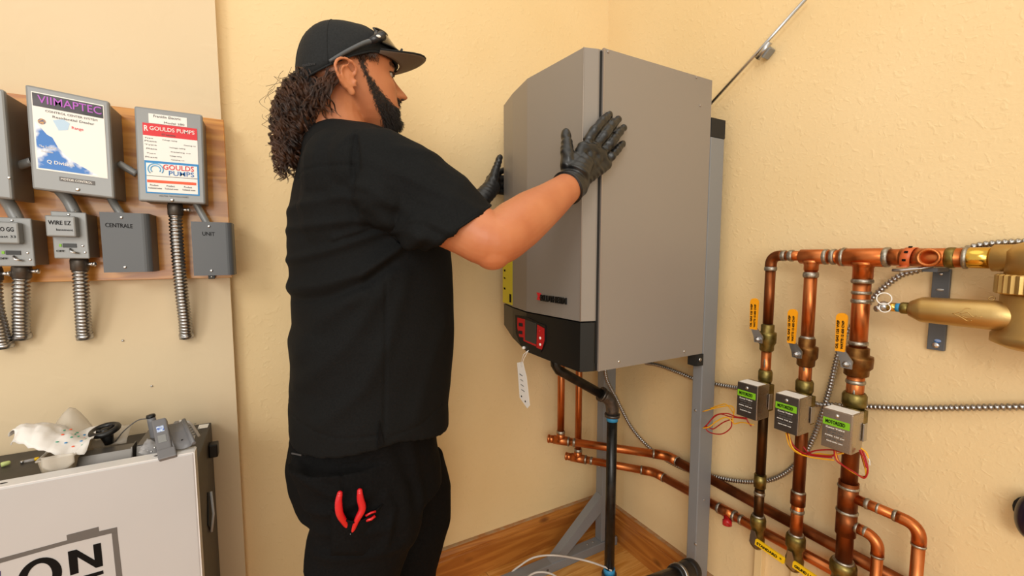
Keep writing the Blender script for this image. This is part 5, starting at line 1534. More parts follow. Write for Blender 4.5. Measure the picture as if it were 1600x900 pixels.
def npnoise(co, sc, seed=0, amp=1.0):
    """cheap smooth pseudo-noise for arrays"""
    x, y, z = (co[:, 0] * sc + seed, co[:, 1] * sc + seed * 2.1, co[:, 2] * sc + seed * .7)
    return amp * (np.sin(x * 1.3 + 1.7 * np.sin(y * 1.1 + z * .6)) * np.sin(z * 1.7 + 1.3 * np.sin(x * .9)) + .5 * np.sin(y * 2.3 + 2 * np.sin(z * 1.9 + x)))


tv = []; tn = 32
for z_, xa, xb2, hw in ((1.47, -1.20, -1.04, .07), (1.43, -1.195, -.98, .16), (1.36, -1.21, -.96, .175), (1.2, -1.215, -.93, .175), (1.05, -1.21, -.92, .175), (.95, -1.20, -.94, .16), (.86, -1.19, -.98, .14), (.80, -1.16, -1.0, .12)):
    for j in range(tn):
        a = 2 * math.pi * j / tn; tv.append(V(((xa + xb2) / 2 + (xb2 - xa) / 2 * math.cos(a), YM + hw * math.sin(a), z_)))
body.add(tv, [(i * tn + j, i * tn + (j + 1) % tn, (i + 1) * tn + (j + 1) % tn, (i + 1) * tn + j) for i in range(7) for j in range(tn)] + [tuple(range(tn)), tuple(7 * tn + j for j in range(tn))])
bd_, bco = remesh(body, .0032, 'body', 'skin', man, 3)
# beard mask in head space
rel = bco - np.array(Hc)
hx_ = rel @ np.array(HX) / HS / 1.13; hy_ = rel @ np.array(HY) / HS; hz_ = rel @ np.array(HZ) / HS


def sst(a, b, x): t = np.clip((x - a) / (b - a), 0, 1); return t * t * (3 - 2 * t)


# sideburn strip in front of the ear, jaw, moustache, chin
zt_ = np.array([-.135, -.115, -.077, -.024, .0, .03]); Bk = np.interp(hz_, zt_, [.060, .050, .029, .009, .001, -.006])
Up = np.interp(hz_, [-.135, -.078, -.0745, -.056, -.023, .0, .015, .03], [.2, .2, .072, .048, .021, .017, .022, .030])
edge_n = .0035 * np.sin(hx_ * 900 + 2 * np.sin(hz_ * 500)) * np.sin(hz_ * 700 + hy_ * 300)
jaw = sst(-.003, .004, hx_ - Bk + edge_n) * sst(-.002, .004, Up - hx_ + edge_n) * sst(-.140, -.125, hz_) * sst(.040, .03, hz_)
side = jaw * 0
mous = sst(-.066, -.062, hz_) * sst(-.046, -.051, hz_) * (hx_ > .080) * (np.abs(hy_) < .028) * (hx_ < .108)
cheek = 1
lip = np.exp(-(((hz_ + .0695) / .0055) ** 4)) * (np.abs(hy_) < .018) * (hx_ > .085)
brow = np.exp(-(((hz_ - .0125) / .0042) ** 2)) * (np.abs(np.abs(hy_) - .030) < .022) * (hx_ > .06)
scalp = sst(.01, .03, hz_ - np.clip(hx_, -.2, .05) * .2) * 0 + (hx_ < -.03) * (hz_ > -.08) * (np.abs(hy_) < .0745) * .7 * sst(-.03, -.05, hx_)
bm_ = np.clip(np.maximum.reduce([jaw * cheek * (1 - lip), side, mous * (1 - lip), brow, scalp * 1.0]), 0, 1)
bm_[(np.abs(rel[:, 0]) > .2) | (rel[:, 2] < -.2)] = 0
bm_[(hz_ < -.06) & (hx_ < .0)] = 0
att = bd_.data.attributes.new('beard', 'FLOAT', 'POINT'); att.data.foreach_set('value', bm_.astype(np.float32))
print('body verts', len(bco))
# eyes
for s_ in (-1, 1): obj('eyelashes', MB().tube(smooth_path([hp(.0685, s_ * .0465, -.003), hp(.0825, s_ * .034, .0010), hp(.0845, s_ * .022, -.004)], 4), .0011, 6), 'beard', man)
for s_ in (-1, 1):
    e_ = obj('eye', MB().ell(hp(.0695, s_ * .0325, -.0055), .0108, n=20, k=14), 'eye', man)
    obj('nostril', MB().ell(hp(.103, s_ * .0095, -.0475), (.0042, .0028, .0020), X=HX, Y=HY, Z=HZ), 'beard', man)
    obj('iris', MB().lathe([(.0062, 0), (.0045, .0012), (.001, .0015)], hp(.0695, s_ * .0325, -.0055) + HX * .0100 + HY * (s_ * .0018), HX, 14), 'iris', e_)


def gdisp(co, no):
    return npnoise(co, 60, 1.3, .0008) + .0009 * np.sin(co[:, 0] * 260 + co[:, 2] * 300 + 2 * np.sin(co[:, 2] * 70 + co[:, 1] * 50)) * np.clip(1 - np.abs(npnoise(co, 25, 5)), 0, 1)


remesh(gR, .0022, 'glove', 'glove', man, 6, gdisp)
remesh(gL, .0024, 'glove', 'glove', man, 6, gdisp)
for g_, a_, rr_, dd in ((0, WrR, .0405, ua), (1, WrL, .0325, ul)):
    obj('cuff_rim', MB().torus(a_ - dd * .012, dd, rr_, .0016, 32, 8), 'glove', man)

# ---- shirt
sh = MB()


def sring(z, xb, xf_, hw, yc=YM, pw=2.25): return (z, xb, xf_, hw, yc, pw)


def zz(py, px=570): return am(px, py).z


def xx_(px, py): return am(px, py).x


rows = []
for py, l, r, hw in ((208, 492, 600, .09), (228, 474, 640, .150), (245, 468, 660, .185), (270, 462, 668, .200), (300, 456, 672, .205), (340, 449, 682, .205), (385, 448, 692, .203), (430, 453, 696, .203), (452, 451, 697, .206), (470, 454, 697, .205), (500, 456, 697, .205), (520, 449, 697, .207), (545, 449, 696, .207), (580, 454, 694, .205), (612, 449, 691, .207), (630, 448, 689, .208)):
    rows.append((zz(py), xx_(l, py), xx_(r, py), hw))
# hem: lower at the back than at the front
zh_b = zz(686, 446); zh_f = zz(647, 686); zh_m = at(590, 699, 1, -.575).z; n = 96; print('hem', zh_b, zh_m, zh_f)
vs = []; K = len(rows) + 3
for i in range(K):
    for j in range(n):
        a = 2 * math.pi * j / n; c, s_ = math.cos(a), math.sin(a)
        cc = math.copysign(abs(c) ** (2 / 2.3), c); ss = math.copysign(abs(s_) ** (2 / 2.3), s_)
        if i < len(rows): z_, xb_, xf_, hw = rows[i]
        else:
            z_, xb_, xf_, hw = rows[-1]
        X_ = (xb_ + xf_) / 2 + (xf_ - xb_) / 2 * cc; Y_ = YM + hw * ss
        if i >= len(rows):
            u = (X_ - xb_) / (xf_ - xb_)
            # hem drops lowest at the side seam (px 600,697) and rises to the front corner
            hz = zh_b + (zh_m - zh_b) * (u / .56) if u < .56 else zh_m + (zh_f - zh_m) * ((u - .56) / .44)
            if i == len(rows): z_ = hz
            elif i == len(rows) + 1: z_ = hz; X_ = (xb_ + xf_) / 2 + (X_ - (xb_ + xf_) / 2) * .965; Y_ = YM + (Y_ - YM) * .965
            else: z_ = hz + .03; X_ = (xb_ + xf_) / 2 + (X_ - (xb_ + xf_) / 2) * .955; Y_ = YM + (Y_ - YM) * .955
        vs.append(V((X_, Y_, z_)))
fs = [(i * n + j, i * n + (j + 1) % n, (i + 1) * n + (j + 1) % n, (i + 1) * n + j) for i in range(K - 1) for j in range(n)] + [tuple(range(n)), tuple((K - 1) * n + j for j in range(n))]
sh.add(vs, fs)
# shoulders and yoke
sh.tube([V((-1.14, YM, 1.475)), V((-1.135, YM - .07, 1.458)), ShS + V((-.03, .06, .022)), ShS + V((-.02, .01, -.0))], [.078, .078, .080, .078], 24)
sh.tube([V((-1.14, YM, 1.475)), V((-1.12, YM + .07, 1.458)), ShL + V((-.03, -.06, .012)), ShL + V((-.02, -.01, -.0))], [.078, .076, .074, .07], 24)
sh.ell(at(528, 275, 1, -.50), (.072, .072, .095)); sh.ell(at(555, 262, 1, -.54), (.060, .06, .075)); sh.ell(at(600, 300, 1, -.50), (.095, .07, .11)); sh.ell(at(535, 330, 1, -.48), (.085, .088, .13)); sh.ell(at(552, 310, 1, -.53), (.06, .055, .10)); sh.ell(at(612, 298, 1, -.59), (.075, .062, .075))
# sleeves: right sleeve hem between (762,325) and (668,391)
h1 = at(762, 326, 1, -.64); h2 = at(668, 391, 1, -.66); hc = (h1 + h2) / 2; hr = (h1 - h2).length / 2
print('sleeve', hc, hr, ShS.lerp(ElR, .6))
sd_ = (hc - ShS).normalized()
s1_ = ShS + V((.0, -.005, -.005)); 
hd = V((hc - ShS)).normalized()


def oring(c, U, W_, ru, rw, n=28): return [c + U * (math.cos(2 * math.pi * k / n) * ru) + W_ * (math.sin(2 * math.pi * k / n) * rw) for k in range(n)]


def oloft(mb, rings):
    n = len(rings[0]); vs = [p for r in rings for p in r]; k = len(rings)
    mb.add(vs, [(i * n + j, i * n + (j + 1) % n, (i + 1) * n + (j + 1) % n, (i + 1) * n + j) for i in range(k - 1) for j in range(n)] + [tuple(range(n)), tuple((k - 1) * n + j for j in range(n))])


Uh = (h1 - h2).normalized(); Wh = V((.25, 1, 0)); Wh = (Wh - Uh * Wh.dot(Uh)).normalized()
U0 = V((-.35, 0, 1)).normalized()
U1 = U0.lerp(Uh, .5).normalized()
oloft(sh, [oring(ShS + V((-.05, .02, -.02)), V((0, 0, 1)), V((0, 1, 0)), .10, .075), oring(ShS + V((.0, .0, -.01)), V((.1, 0, 1)).normalized(), V((0, 1, 0)), .092, .076),
           oring(ShS.lerp(hc, .35), V((.25, 0, 1)).normalized(), V((0, 1, 0)), .094, .078), oring(ShS.lerp(hc, .7), Uh.lerp(V((.3, 0, 1)).normalized(), .4).normalized(), Wh, .090, .080), oring(hc - hd * .012, Uh, Wh, hr * 1.02, .078), oring(hc, Uh, Wh, hr * 1.01, .078),
           oring(hc - hd * .001, Uh, Wh, hr * .88, .068), oring(hc - hd * .05, Uh, Wh, hr * .80, .055)])
hcL = ShL.lerp(ElL, .72); hdL = (hcL - ShL).normalized(); UL = V((.6, 0, .8)).normalized()
oloft(sh, [oring(ShL + V((-.05, -.02, -.02)), V((0, 0, 1)), V((0, 1, 0)), .09, .07), oring(ShL, V((0, 0, 1)), V((0, 1, 0)), .085, .065), oring(hcL, UL, V((0, 1, 0)), .075, .062), oring(hcL, UL, V((0, 1, 0)), .068, .055), oring(hcL - hdL * .03, UL, V((0, 1, 0)), .06, .05)])
# collar
sh.tube([V((-1.128, YM, 1.47)), hp(-.040, 0, -.128)], [.085, .070], 24)


def seg_d(P, a, b):
    ab = b - a; t = np.clip(((P - a) @ ab) / (ab @ ab), 0, 1); return np.linalg.norm(P - (a + t[:, None] * ab), axis=1)


folds = [([(450, 459), (500, 447), (545, 432), (590, 402), (622, 368)], 5, 13), ([(453, 474), (510, 462), (560, 440), (600, 408)], -4, 10), ([(456, 408), (520, 388), (580, 366), (618, 356)], 4, 8),
         ([(452, 355), (540, 347), (605, 345)], 2.6, 7), ([(450, 320), (530, 312), (590, 330)], 2.6, 8), ([(520, 372), (580, 352), (618, 350)], 3, 6), ([(560, 430), (600, 400), (628, 375)], 4, 7),
         ([(452, 640), (490, 585), (545, 520), (600, 430)], 3, 14), ([(500, 660), (560, 600), (600, 520), (622, 430)], 2.5, 14), ([(640, 640), (665, 560), (690, 500)], 2, 16), ([(470, 560), (500, 500), (560, 455)], 3, 14),
         ([(548, 300), (600, 330), (660, 372)], 3, 8), ([(570, 270), (640, 310), (720, 360)], 2.2, 10), ([(640, 225), (690, 270), (745, 318)], 2, 9), ([(560, 330), (610, 362), (650, 384)], 3, 7), ([(600, 250), (670, 262), (720, 300)], 1.8, 8),
         ([(594, 440), (593, 560), (592, 655)], -1.6, 2.2), ([(548, 215), (541, 260), (544, 310)], -1.8, 2.2), ([(447, 668), (520, 676), (590, 664)], -1.0, 1.8), ([(597, 668), (640, 655), (688, 630)], -1.0, 1.8),
         ([(468, 268), (500, 264), (543, 268)], -1.2, 2), ([(735, 352), (700, 366), (655, 382)], -.8, 1.8)]


def pix_of(co):
    d = co - np.array(CAM); z = d @ np.array(FW); return np.stack([800 + F * (d @ np.array(RT)) / z, 450 - F * (d @ np.array(UP)) / z], 1)


def sdisp(co, no):
    # folds run over the near side; measured in the sagittal plane (x,z) of the figure
    nr = np.clip(-no[:, 1] * 1.5 + .6, 0, 1); out = npnoise(co, 7, 2, .0013) + npnoise(co, 22, 4, .0006)
    pc = co[:, [0, 2]]
    for pts, amp, w_ in folds:
        q = np.array([[at(a, b, 1, -.52)[0], at(a, b, 1, -.52)[2]] for a, b in pts]); d = np.full(len(co), 9.)
        for i in range(len(q) - 1): d = np.minimum(d, seg_d(pc, q[i], q[i + 1]))
        out += nr * amp * .0021 * np.exp(-(d / (w_ * .00125)) ** 2)
    return out


so, sco = remesh(sh, .0042, 'shirt', 'fabric', man, 6, sdisp)
hrg = oring(hc - hd * .004, Uh, Wh, hr * .985, .076)
obj('sleeve_hem', MB().tube(hrg + [hrg[0]], .0028, 8), 'fabric', man)
# hem slit
obj('hem_slit', MB().prism([at(592, 655, 1, -.5805), at(590, 700, 1, -.5805), at(600, 694, 1, -.5805)], V((0, -.0015, 0))), 'trouser', man)

# ---- trousers
tr = MB()
prow = []
for py, l, r in ((628, 462, 662), (655, 458, 666), (685, 448, 674), (715, 443, 677), (735, 446, 679), (760, 458, 682)):
    prow.append((zz(py), xx_(l, py), xx_(r, py), .178))
vs = []; n = 64
for z_, xb_, xf_, hw in prow:
    for j in range(n):
        a = 2 * math.pi * j / n; c, s_ = math.cos(a), math.sin(a)
        vs.append(V(((xb_ + xf_) / 2 + (xf_ - xb_) / 2 * math.copysign(abs(c) ** .9, c), YM + hw * math.copysign(abs(s_) ** .85, s_), z_)))
K = len(prow)
tr.add(vs, [(i * n + j, i * n + (j + 1) % n, (i + 1) * n + (j + 1) % n, (i + 1) * n + j) for i in range(K - 1) for j in range(n)] + [tuple(range(n)), tuple((K - 1) * n + j for j in range(n))])


def leg(pts, rs):
    vs = []; n = 40
    for (x, y, z_), (rx, ry) in zip(pts, rs):
        for j in range(n):
            a = 2 * math.pi * j / n; vs.append(V((x + rx * math.cos(a), y + ry * math.sin(a), z_)))
    K = len(pts); tr.add(vs, [(i * n + j, i * n + (j + 1) % n, (i + 1) * n + (j + 1) % n, (i + 1) * n + j) for i in range(K - 1) for j in range(n)] + [tuple(range(n)), tuple((K - 1) * n + j for j in range(n))])


def legx(py, l, r, y): a = at(l, py, 1, y); b = at(r, py, 1, y); return ((a.x + b.x) / 2, y, a.z), (abs(b.x - a.x) / 2, .095)


LN = [legx(730, 446, 640, -.465), legx(770, 466, 655, -.47), legx(815, 487, 660, -.475), legx(850, 482, 655, -.475), legx(895, 472, 640, -.475)]
pts = [a for a, b in LN]; rs = [b for a, b in LN]
x_, y_, z_ = pts[-1]
pts += [(x_ - .005, y_, z_ - .10), (x_ - .02, y_, z_ - .25), (x_ - .03, y_, .07)]; rs += [(.085, .08), (.078, .075), (.075, .072)]
leg(pts, rs)
LF = [legx(730, 560, 690, -.29), legx(790, 570, 704, -.27), legx(840, 580, 702, -.27), legx(895, 560, 688, -.27)]
pts = [a for a, b in LF]; rs = [(b[0], .09) for a, b in LF]; x_, y_, z_ = pts[-1]
pts += [(x_, y_, z_ - .14), (x_ - .01, y_, z_ - .28), (x_ - .02, y_, .07)]; rs += [(.085, .08), (.078, .075), (.075, .072)]
leg(pts, rs)
pf = [([(486, 812), (520, 800), (570, 770)], 4, 9), ([(480, 850), (540, 830), (600, 815)], 3, 9), ([(446, 735), (480, 760), (520, 775)], 4, 8), ([(600, 700), (630, 760), (640, 850)], 4, 14), ([(640, 690), (660, 770), (655, 860)], 4, 12),
      ([(500, 880), (560, 860), (620, 850)], 3, 9), ([(523, 700), (533, 730), (536, 765)], -1.5, 2), ([(536, 733), (560, 728), (573, 715)], -1.3, 2), ([(445, 722), (485, 724)], -1.2, 2), ([(600, 770), (612, 790), (600, 840)], 3, 7)]


def tdisp(co, no):
    nr = np.clip(-no[:, 1] * 1.5 + .6, 0, 1); out = npnoise(co, 12, 3, .0025) + npnoise(co, 26, 7, .001); pc = co[:, [0, 2]]
    for pts, amp, w_ in pf:
        q = np.array([[at(a, b, 1, -.55)[0], at(a, b, 1, -.55)[2]] for a, b in pts]); d = np.full(len(co), 9.)
        for i in range(len(q) - 1): d = np.minimum(d, seg_d(pc, q[i], q[i + 1]))
        out += nr * amp * .0020 * np.exp(-(d / (w_ * .0013)) ** 2)
    return out


to, _ = remesh(tr, .005, 'trousers', 'trouser', man, 5, tdisp)
# boots
for k in ('n', 'f'):
    f_ = legs[k][-1]; x0 = f_.x - .02
    bm2 = MB().tube([V((x0, f_.y, .02)), V((x0, f_.y, .10)), V((x0, f_.y, .16))], [.045, .05, .052], 20).tube([V((x0 - .035, f_.y, .045)), V((x0 + .05, f_.y, .05)), V((x0 + .13, f_.y, .040)), V((x0 + .19, f_.y, .034))], [.040, .046, .043, .030], 20)
    bo_, bc_ = remesh(bm2, .006, 'boot', 'black_matt', man, 4)
    obj('sole', MB().prism([V((x0 + .078 + .125 * math.cos(a) , f_.y + .046 * math.sin(a), .0005)) for a in [i * math.pi / 12 for i in range(24)]], V((0, 0, .018))), 'black_plastic', bo_)
# cargo pocket: patch with raised rim, back pocket
yc_ = -.5735


def pk(px, py, d=0): return at(px, py, 1, yc_ + d)


gr = []
for i in range(10):
    u = i / 9; r_ = []
    for j in range(8):
        v = j / 7; px = 517 + (598 - 517) * u; pt = 797 + 26 * math.sin(u * 3.14) * .9 - 10 * u; pb = 868
        r_.append(pk(px, pt + (pb - pt) * v, .022 * abs(u - .45) ** 1.5 - .006 * math.sin(u * 3.14) * (1 - v * .6)))
    gr.append(r_)
obj('cargo_pocket', MB().sheet(gr, .002), 'trouser', man)
obj('pocket_rim', MB().tube([g_[0] + V((0, -.001, 0)) for g_ in gr], .0022, 8), 'trouser', man)
obj('pocket_flap_line', MB().tube(smooth_path([pk(604, 780, .03), pk(612, 800, .03), pk(606, 832, .03)], 5), .0016, 8), 'stitch', man)
obj('pocket_label', MB().prism([at(456, 707, 1, -.508), at(471, 710, 1, -.526), at(471, 712, 1, -.526), at(456, 709, 1, -.508)], V((-.001, -.001, 0))), 'stitch', man)
obj('rivet', MB().torus(at(619, 781, 1, -.555), (0, -1, 0), .0045, .001), 'steel', man)
# pliers
tp_ = thing('pliers', 'red-handled pliers sticking out of the trouser cargo pocket', 'pliers', tuple(pk(548, 820)))
for pts in ([(531, 771), (529, 785), (531, 803), (541, 820), (546, 832)], [(562, 767), (563, 780), (566, 795), (558, 812), (549, 832)]):
    P_ = smooth_path([pk(a, b, -.006 if b < 815 else .002) for a, b in pts], 5); n_ = len(P_)
    h_ = obj('handle', MB().tube(P_, [.0052 + .0022 * math.sin(min(1, i / n_ * 1.3) * 3.1) for i in range(n_)], 14).ell(P_[0], .0052), 'red_plastic', tp_)
obj('jaw', MB().tube([pk(547, 830, .004), pk(547, 850, .006)], [.008, .006], 10), 'steel', tp_)
t2 = thing('folded_tool', 'small red tool tips showing in the cargo pocket, right of the pliers', 'tool', tuple(pk(578, 806)))
obj('tip', MB().tube([pk(571, 806, -.002), pk(580, 801, -.002), pk(587, 799, -.001)], .0024, 8), 'red_plastic', t2)
obj('tip', MB().tube([pk(572, 813, -.003), pk(580, 811, -.004), pk(586, 806, -.002)], .0032, 8), 'red_plastic', t2)

# ---- cap
def bandz(x): return .006 + .55 * x if x < .03 else .0225 + .03 * (x - .03)


cp = MB(); n = 48; vs = []; K = 12
# dome above a plane tilted down to the rear
for i in range(K + 1):
    t_ = i / K
    for j in range(n):
        a = 2 * math.pi * j / n; ca, sa = math.cos(a), math.sin(a)
        rx = .103 if ca > 0 else .088; x0 = -.006 + rx * ca; y0 = .086 * sa; zb_ = bandz(x0)
        th = t_ * math.pi / 2; x = -.012 + (x0 + .012) * math.cos(th) ** .8; y = y0 * math.cos(th) ** .8; z = zb_ + (.109 - zb_) * math.sin(th)
        if ca > .2: x += .008 * math.sin(th * 2) * ca
        vs.append(hp(x, y, z))
top_ = vs[-1]
mbc = MB(); mbc.add(vs, [(i * n + j, i * n + (j + 1) % n, (i + 1) * n + (j + 1) % n, (i + 1) * n + j) for i in range(K) for j in range(n)] + [tuple(K * n + j for j in range(n))], 0, True)
inn = [Hc + (p - Hc) * .975 for p in vs]
o_ = len(mbc.v); mbc.add(inn, [(i * n + j, i * n + (j + 1) % n, (i + 1) * n + (j + 1) % n, (i + 1) * n + j) for i in range(K) for j in range(n)] + [tuple(K * n + j for j in range(n))], 0, True)
for j in range(n): mbc.f.append([j, (j + 1) % n, o_ + (j + 1) % n, o_ + j]); mbc.mi.append(0); mbc.sm.append(False)
capo = obj('cap', mbc, 'cap', man)
for j in range(0, n, 8): obj('cap_seam', MB().tube([Hc + (vs[i * n + j] - Hc) * 1.003 for i in range(K)], .0009, 6), 'cap', capo)
obj('cap_button', MB().ell(hp(-.012, 0, .110), (.008, .008, .004)), 'cap', capo)
obj('cap_band', MB().tube([Hc + (vs[j] - Hc) * 1.004 for j in range(n)] + [Hc + (vs[0] - Hc) * 1.004], .0022, 6), 'cap', capo)
g1_, g2_ = [], []
for i in range(15):
    u = -1 + 2 * i / 14; a = u * 1.12; r1_, r2_ = [], []
    bx, by = -.006 + .105 * math.cos(a), .086 * math.sin(a); zb_ = bandz(bx)
    for j in range(9):
        v = j / 8; ext = .058 * math.sqrt(max(0, 1 - (abs(u) ** 2.6)))
        x = bx + ext * v + .002; y = by + (.010 * u * v); z = zb_ + .001 + (.056 - zb_) * v * (1 - .72 * u * u) - .006 * u * u * v
        r1_.append(hp(x, y, z)); r2_.append(hp(x, y, z - .0022))
    g1_.append(r1_); g2_.append(r2_)
obj('brim', MB().sheet(g1_, .0016), 'cap', capo)
obj('brim_underside', MB().sheet(g2_, .001), 'brim_under', capo)
edge = [r[-1] + HZ * -.0005 for r in g1_]; obj('brim_edge', MB().tube(edge, .0022, 8), 'cap', capo)
# orange embroidery on the front panel
em = MB()
for k in range(14):
    a = -.55 + .045 * k * .6; u = .30 + .05 * (k % 5) ; jj = 0
    th = .82 + .07 * (k % 6); an = -.62 + .045 * k
    ca, sa = math.cos(an), math.sin(an)
    def cpt(an_, th_):
        x0 = -.006 + .105 * math.cos(an_); y0 = .086 * math.sin(an_); zb_ = bandz(x0)
        x = -.012 + (x0 + .012) * math.cos(th_) ** .8 + .008 * math.sin(th_ * 2) * math.cos(an_); return hp(x * 1.01, y0 * math.cos(th_) ** .8 * 1.01, zb_ + (.109 - zb_) * math.sin(th_) + .001)
    em.tube([cpt(an, th), cpt(an + .05, th + .08), cpt(an + .10, th + .02)], .0016, 6)
obj('embroidery', em, 'emb', capo)
text('outdoor', hp(-.0870, -.0435, -.020), HX * 1.08 + HY * -1, HZ, .030, .006, 'stitch', capo, name='side_patch')

# sunglasses on the cap
sg = thing('sunglasses', 'dark wraparound sunglasses pushed up on the black cap', 'sunglasses', tuple(hp(.11, 0, .06)))
for s_ in (-1, 1):
    gr = []
    for i in range(12):
        u = i / 11; an = s_ * (.10 + .98 * u); r_ = []
        for j in range(6):
            v = j / 5; x = -.004 + (.112 - .006 * v) * math.cos(an); y = (.092) * math.sin(an); z = .046 + (.044 - .014 * u) * v + .004 * (1 - u); x -= .024 * v * (1 - .5 * u)
            r_.append(hp(x, y, z))
        gr.append(r_)
    obj('lens', MB().sheet(gr, .0018), 'lens', sg)
    obj('frame', MB().tube([r[0] for r in gr] + [r[-1] for r in gr[::-1]] + [gr[0][0]], .0023, 8), 'frame', sg)
    tpath = smooth_path([gr[-1][3], hp(.032, s_ * .093, .044), hp(.008, s_ * .0935, .028), hp(-.025, s_ * .092, .001), hp(-.050, s_ * .086, -.018)], 6); n_ = len(tpath)
    ta = obj('temple', MB().tube(tpath, [.0062 - .0030 * i / n_ for i in range(n_)], 10), 'frame2', sg)
    obj('hinge_block', MB().tube([gr[-1][2], hp(.046, s_ * .092, .056), hp(.022, s_ * .0935, .037)], [.011, .010, .0065], 12), 'frame', sg)
    q = hp(.036, s_ * .1015, .048)
    obj('round_logo', MB().ell(q, (.005, .0016, .0028), X=HX, Y=HY, Z=HZ), 'white', sg)
obj('bridge', MB().tube([hp(.11, -.010, .075), hp(.112, 0, .076), hp(.11, .010, .075)], .003, 8), 'frame', sg)

# ---- hair: curly locks from below the cap, falling behind the neck
rnd = random.Random(11)
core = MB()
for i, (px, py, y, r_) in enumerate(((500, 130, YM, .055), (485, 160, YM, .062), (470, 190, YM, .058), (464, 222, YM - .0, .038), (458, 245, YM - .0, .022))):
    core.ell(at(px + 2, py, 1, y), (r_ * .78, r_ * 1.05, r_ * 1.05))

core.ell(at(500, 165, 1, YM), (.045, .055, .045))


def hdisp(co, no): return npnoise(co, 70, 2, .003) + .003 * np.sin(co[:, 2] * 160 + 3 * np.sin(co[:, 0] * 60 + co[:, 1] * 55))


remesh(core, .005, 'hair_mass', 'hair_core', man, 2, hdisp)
hm = MB()
cen = [(497, 112), (480, 140), (470, 170), (464, 200), (460, 230), (455, 260), (449, 287)]
wid = [.042, .054, .060, .056, .047, .036, .022]


def lockpath(u0, ang, rad, length, amp, pit, ph):
    pts = []; L_ = []; n_ = int(length * 11) + 8
    for k in range(n_):
        s_ = u0 + length * k / (n_ - 1); s_ = min(s_, 5.999); i = int(s_); f_ = s_ - i
        px = cen[i][0] + (cen[i + 1][0] - cen[i][0]) * f_; py = cen[i][1] + (cen[i + 1][1] - cen[i][1]) * f_; w_ = wid[i] + (wid[i + 1] - wid[i]) * f_
        c = at(px, py, 1, YM - .004 * s_); e = V((math.cos(ang) * .80, math.sin(ang) * 1.1, 0)) * (w_ * rad)
        hlx = V((math.cos(ph + s_ * pit), math.sin(ph + s_ * pit), .45 * math.sin(ph * 2 + s_ * pit))) * (amp * min(1, .3 + (s_ - u0)))
        pts.append(c + e + hlx)
    return pts


def clump(path, nst, spread, r0, mb):
    """a ringlet: strands running together along one curled path"""
    n_ = len(path)
    for q in range(nst):
        ph = rnd.uniform(0, 6.28); w_ = spread * math.sqrt(rnd.random()); tw = rnd.uniform(-.05, .05); cut = int(n_ * rnd.uniform(.8, 1)); r_ = r0 * rnd.uniform(.7, 1.2)
        pts = [path[i] + V((math.cos(ph + i * tw), math.sin(ph + i * tw), .6 * math.sin(ph * 2.3))) * w_ * (1 - .55 * i / n_) for i in range(cut)]
        mb.tube(pts, [r_ * (1 - .6 * (i / cut) ** 2) for i in range(cut)], 3, caps=False)


def ringlet(a0, a1, a2, rad, wl, ph):
    base = resample(smooth_path([a0, a1, a2], 10), .0035); out = []; L_ = 0
    for i, p in enumerate(base):
        if i: L_ += (p - base[i - 1]).length
        d = (base[min(i + 1, len(base) - 1)] - base[max(0, i - 1)]).normalized(); _, u_, w_ = frame_from(d); g_ = min(1, i / 6); an = ph + L_ / wl * 6.283
        out.append(p + (u_ * math.cos(an) + w_ * math.sin(an)) * rad * g_)
    return out


def env(s_):
    s_ = max(0, min(5.999, s_)); i = int(s_); f_ = s_ - i
    return at(cen[i][0] + (cen[i + 1][0] - cen[i][0]) * f_, cen[i][1] + (cen[i + 1][1] - cen[i][1]) * f_, 1, YM), wid[i] + (wid[i + 1] - wid[i]) * f_


for k in range(330):
    ang = -math.pi / 2 + rnd.gauss(-.35, 1.0) if rnd.random() < .8 else rnd.uniform(0, 6.28)
    s0 = rnd.choice((0, 0, .4, .8, 1.3, 2, 2.7, 3.4)) + rnd.uniform(0, .4); s1_ = min(6, s0 + rnd.uniform(1.5, 2.8)); rd = rnd.uniform(.72, 1.0)
    P_ = []
    for t_ in (0, .5, 1):
        c_, w_ = env(s0 + (s1_ - s0) * t_); an = ang + rnd.gauss(0, .15); P_.append(c_ + V((math.cos(an) * .85, math.sin(an) * 1.1, 0)) * w_ * (rd + .10 * t_))
    clump(ringlet(P_[0], P_[1], P_[2], rnd.uniform(.004, .0095), rnd.uniform(.022, .042), rnd.uniform(0, 6.28)), 11, rnd.uniform(.002, .0042), .00055, hm)
for k in range(44):  # hair brushed from behind the ears over the nape
    s_ = -1 if k % 4 else 1; z0 = rnd.uniform(-.055, -.026)
    a_ = hp(rnd.uniform(-.055, -.034), s_ * rnd.uniform(.072, .078), z0); b_ = hp(rnd.uniform(-.085, -.055), s_ * rnd.uniform(.066, .084), z0 - rnd.uniform(.03, .05)); c_ = hp(rnd.uniform(-.115, -.035), s_ * rnd.uniform(.05, .08), -rnd.uniform(.105, .128))
    clump(ringlet(a_, b_, c_, rnd.uniform(.002, .005), rnd.uniform(.025, .045), rnd.uniform(0, 6.28)), 11, .003, .0005, hm)
for k in range(160):  # temple hair in front of and above the ear
    s_ = -1 if k % 3 else 1; z0 = rnd.uniform(.012, .03)
    a_ = hp(rnd.uniform(-.008, .034), s_ * .077, z0 + .004); b_ = a_ + HX * rnd.uniform(.004, .012) + HZ * -rnd.uniform(.008, .022) + HY * (-s_ * .002)
    pts = smooth_path([a_, a_.lerp(b_, .5) + HY * s_ * .003, b_], 4); hm.tube(pts, rnd.uniform(.0004, .0007), 4, caps=False)
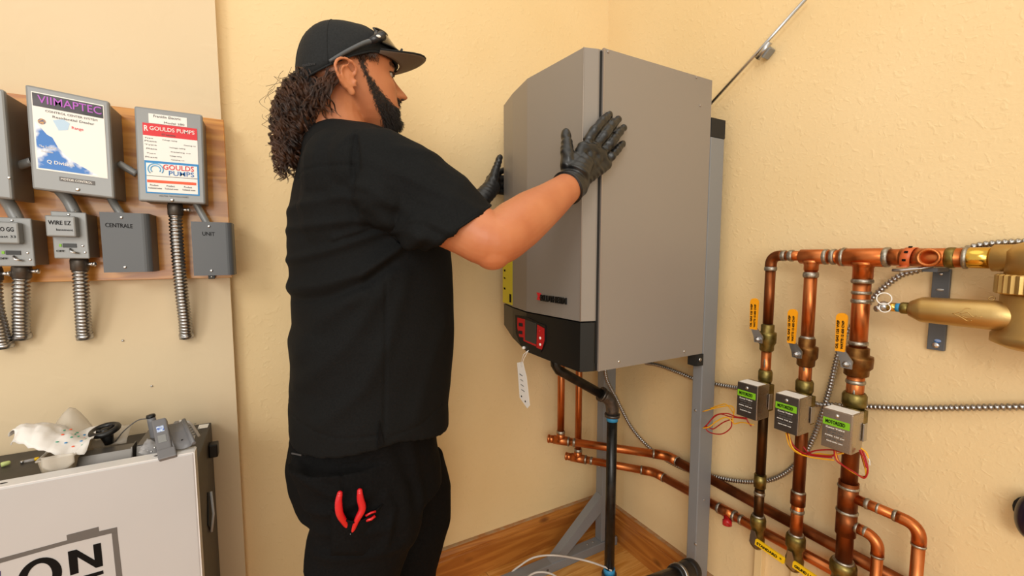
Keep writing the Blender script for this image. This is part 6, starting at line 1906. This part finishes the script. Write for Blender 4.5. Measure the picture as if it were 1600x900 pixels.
for k in range(22):  # loose fly-away strands
    ang = rnd.uniform(math.pi * .75, math.pi * 1.4); p_ = lockpath(rnd.uniform(.2, 4), ang, rnd.uniform(1.2, 1.6), rnd.uniform(.8, 1.6), rnd.uniform(.008, .016), rnd.uniform(3, 5), rnd.uniform(0, 6))
    hm.tube(p_, .0004, 4, caps=False)
ho = obj('curly_hair', hm, 'hair', man, kind='stuff')
# beard strands on the masked skin
bs = MB(); idx = np.where(bm_ > .55)[0]; no = np.empty(len(bco) * 3, dtype=np.float32); bd_.data.vertices.foreach_get('normal', no); no = no.reshape(-1, 3)
idx = [i for i in np.where(bm_ > .2)[0] if hx_[i] > .0 and rnd.random() < bm_[i] ** 1.3]
rnd.shuffle(idx)
for i in idx[:9000]:
    p = V(bco[i].tolist()); nn = V(no[i].tolist()); z_ = hz_[i]; ln = .006 + .010 * max(0, min(1, (-z_ - .06) / .05)) if z_ < .0 else .004
    if z_ > .005: ln = .005
    d = (nn * .6 + HZ * -1 + HX * .25 + V((rnd.gauss(0, .3), rnd.gauss(0, .3), rnd.gauss(0, .2)))).normalized() if z_ < .005 else (HX * -.6 + nn * .3 + HY * (.4 if hy_[i] > 0 else -.4)).normalized()
    bs.tube([p - nn * .001, p + d * ln * .5 + nn * .0012, p + d * ln], [.00050, .00045, .00015], 3, caps=False)
obj('beard', bs, 'beard', man, kind='stuff')

# ------------------------------------------------------------------ groups of alike things
GR = {'control_box': 'grey control boxes on the plywood board', 'switch_box': 'small switch boxes on the plywood board', 'conduit_cover': 'slate conduit covers on the plywood board',
      'flexible_conduit': 'ribbed conduits below the boxes', 'offset_nipple': 'bent fittings between the boxes', 'ball_valve': 'ball valves with yellow levers on the risers',
      'zone_valve_head': 'steel zone valve boxes on the risers', 'union_valve': 'bronze valves at the foot of the risers', 'wire_bundle': 'red and yellow thermostat wires',
      'armoured_cable': 'armoured cables on the right wall', 'copper_riser': 'vertical copper risers', 'copper_pipe_run': 'copper pipe runs low on the right wall',
      'screw': 'bare screws in the plaster', 'wall_batten': 'cream battens below the risers', 'metal_housing': 'sheet-metal housings on the cabinet'}
for o in list(bpy.data.objects):
    b = o.name.split('.')[0]
    if o.parent is None and b in GR and 'category' in o: o['group'] = GR[b]
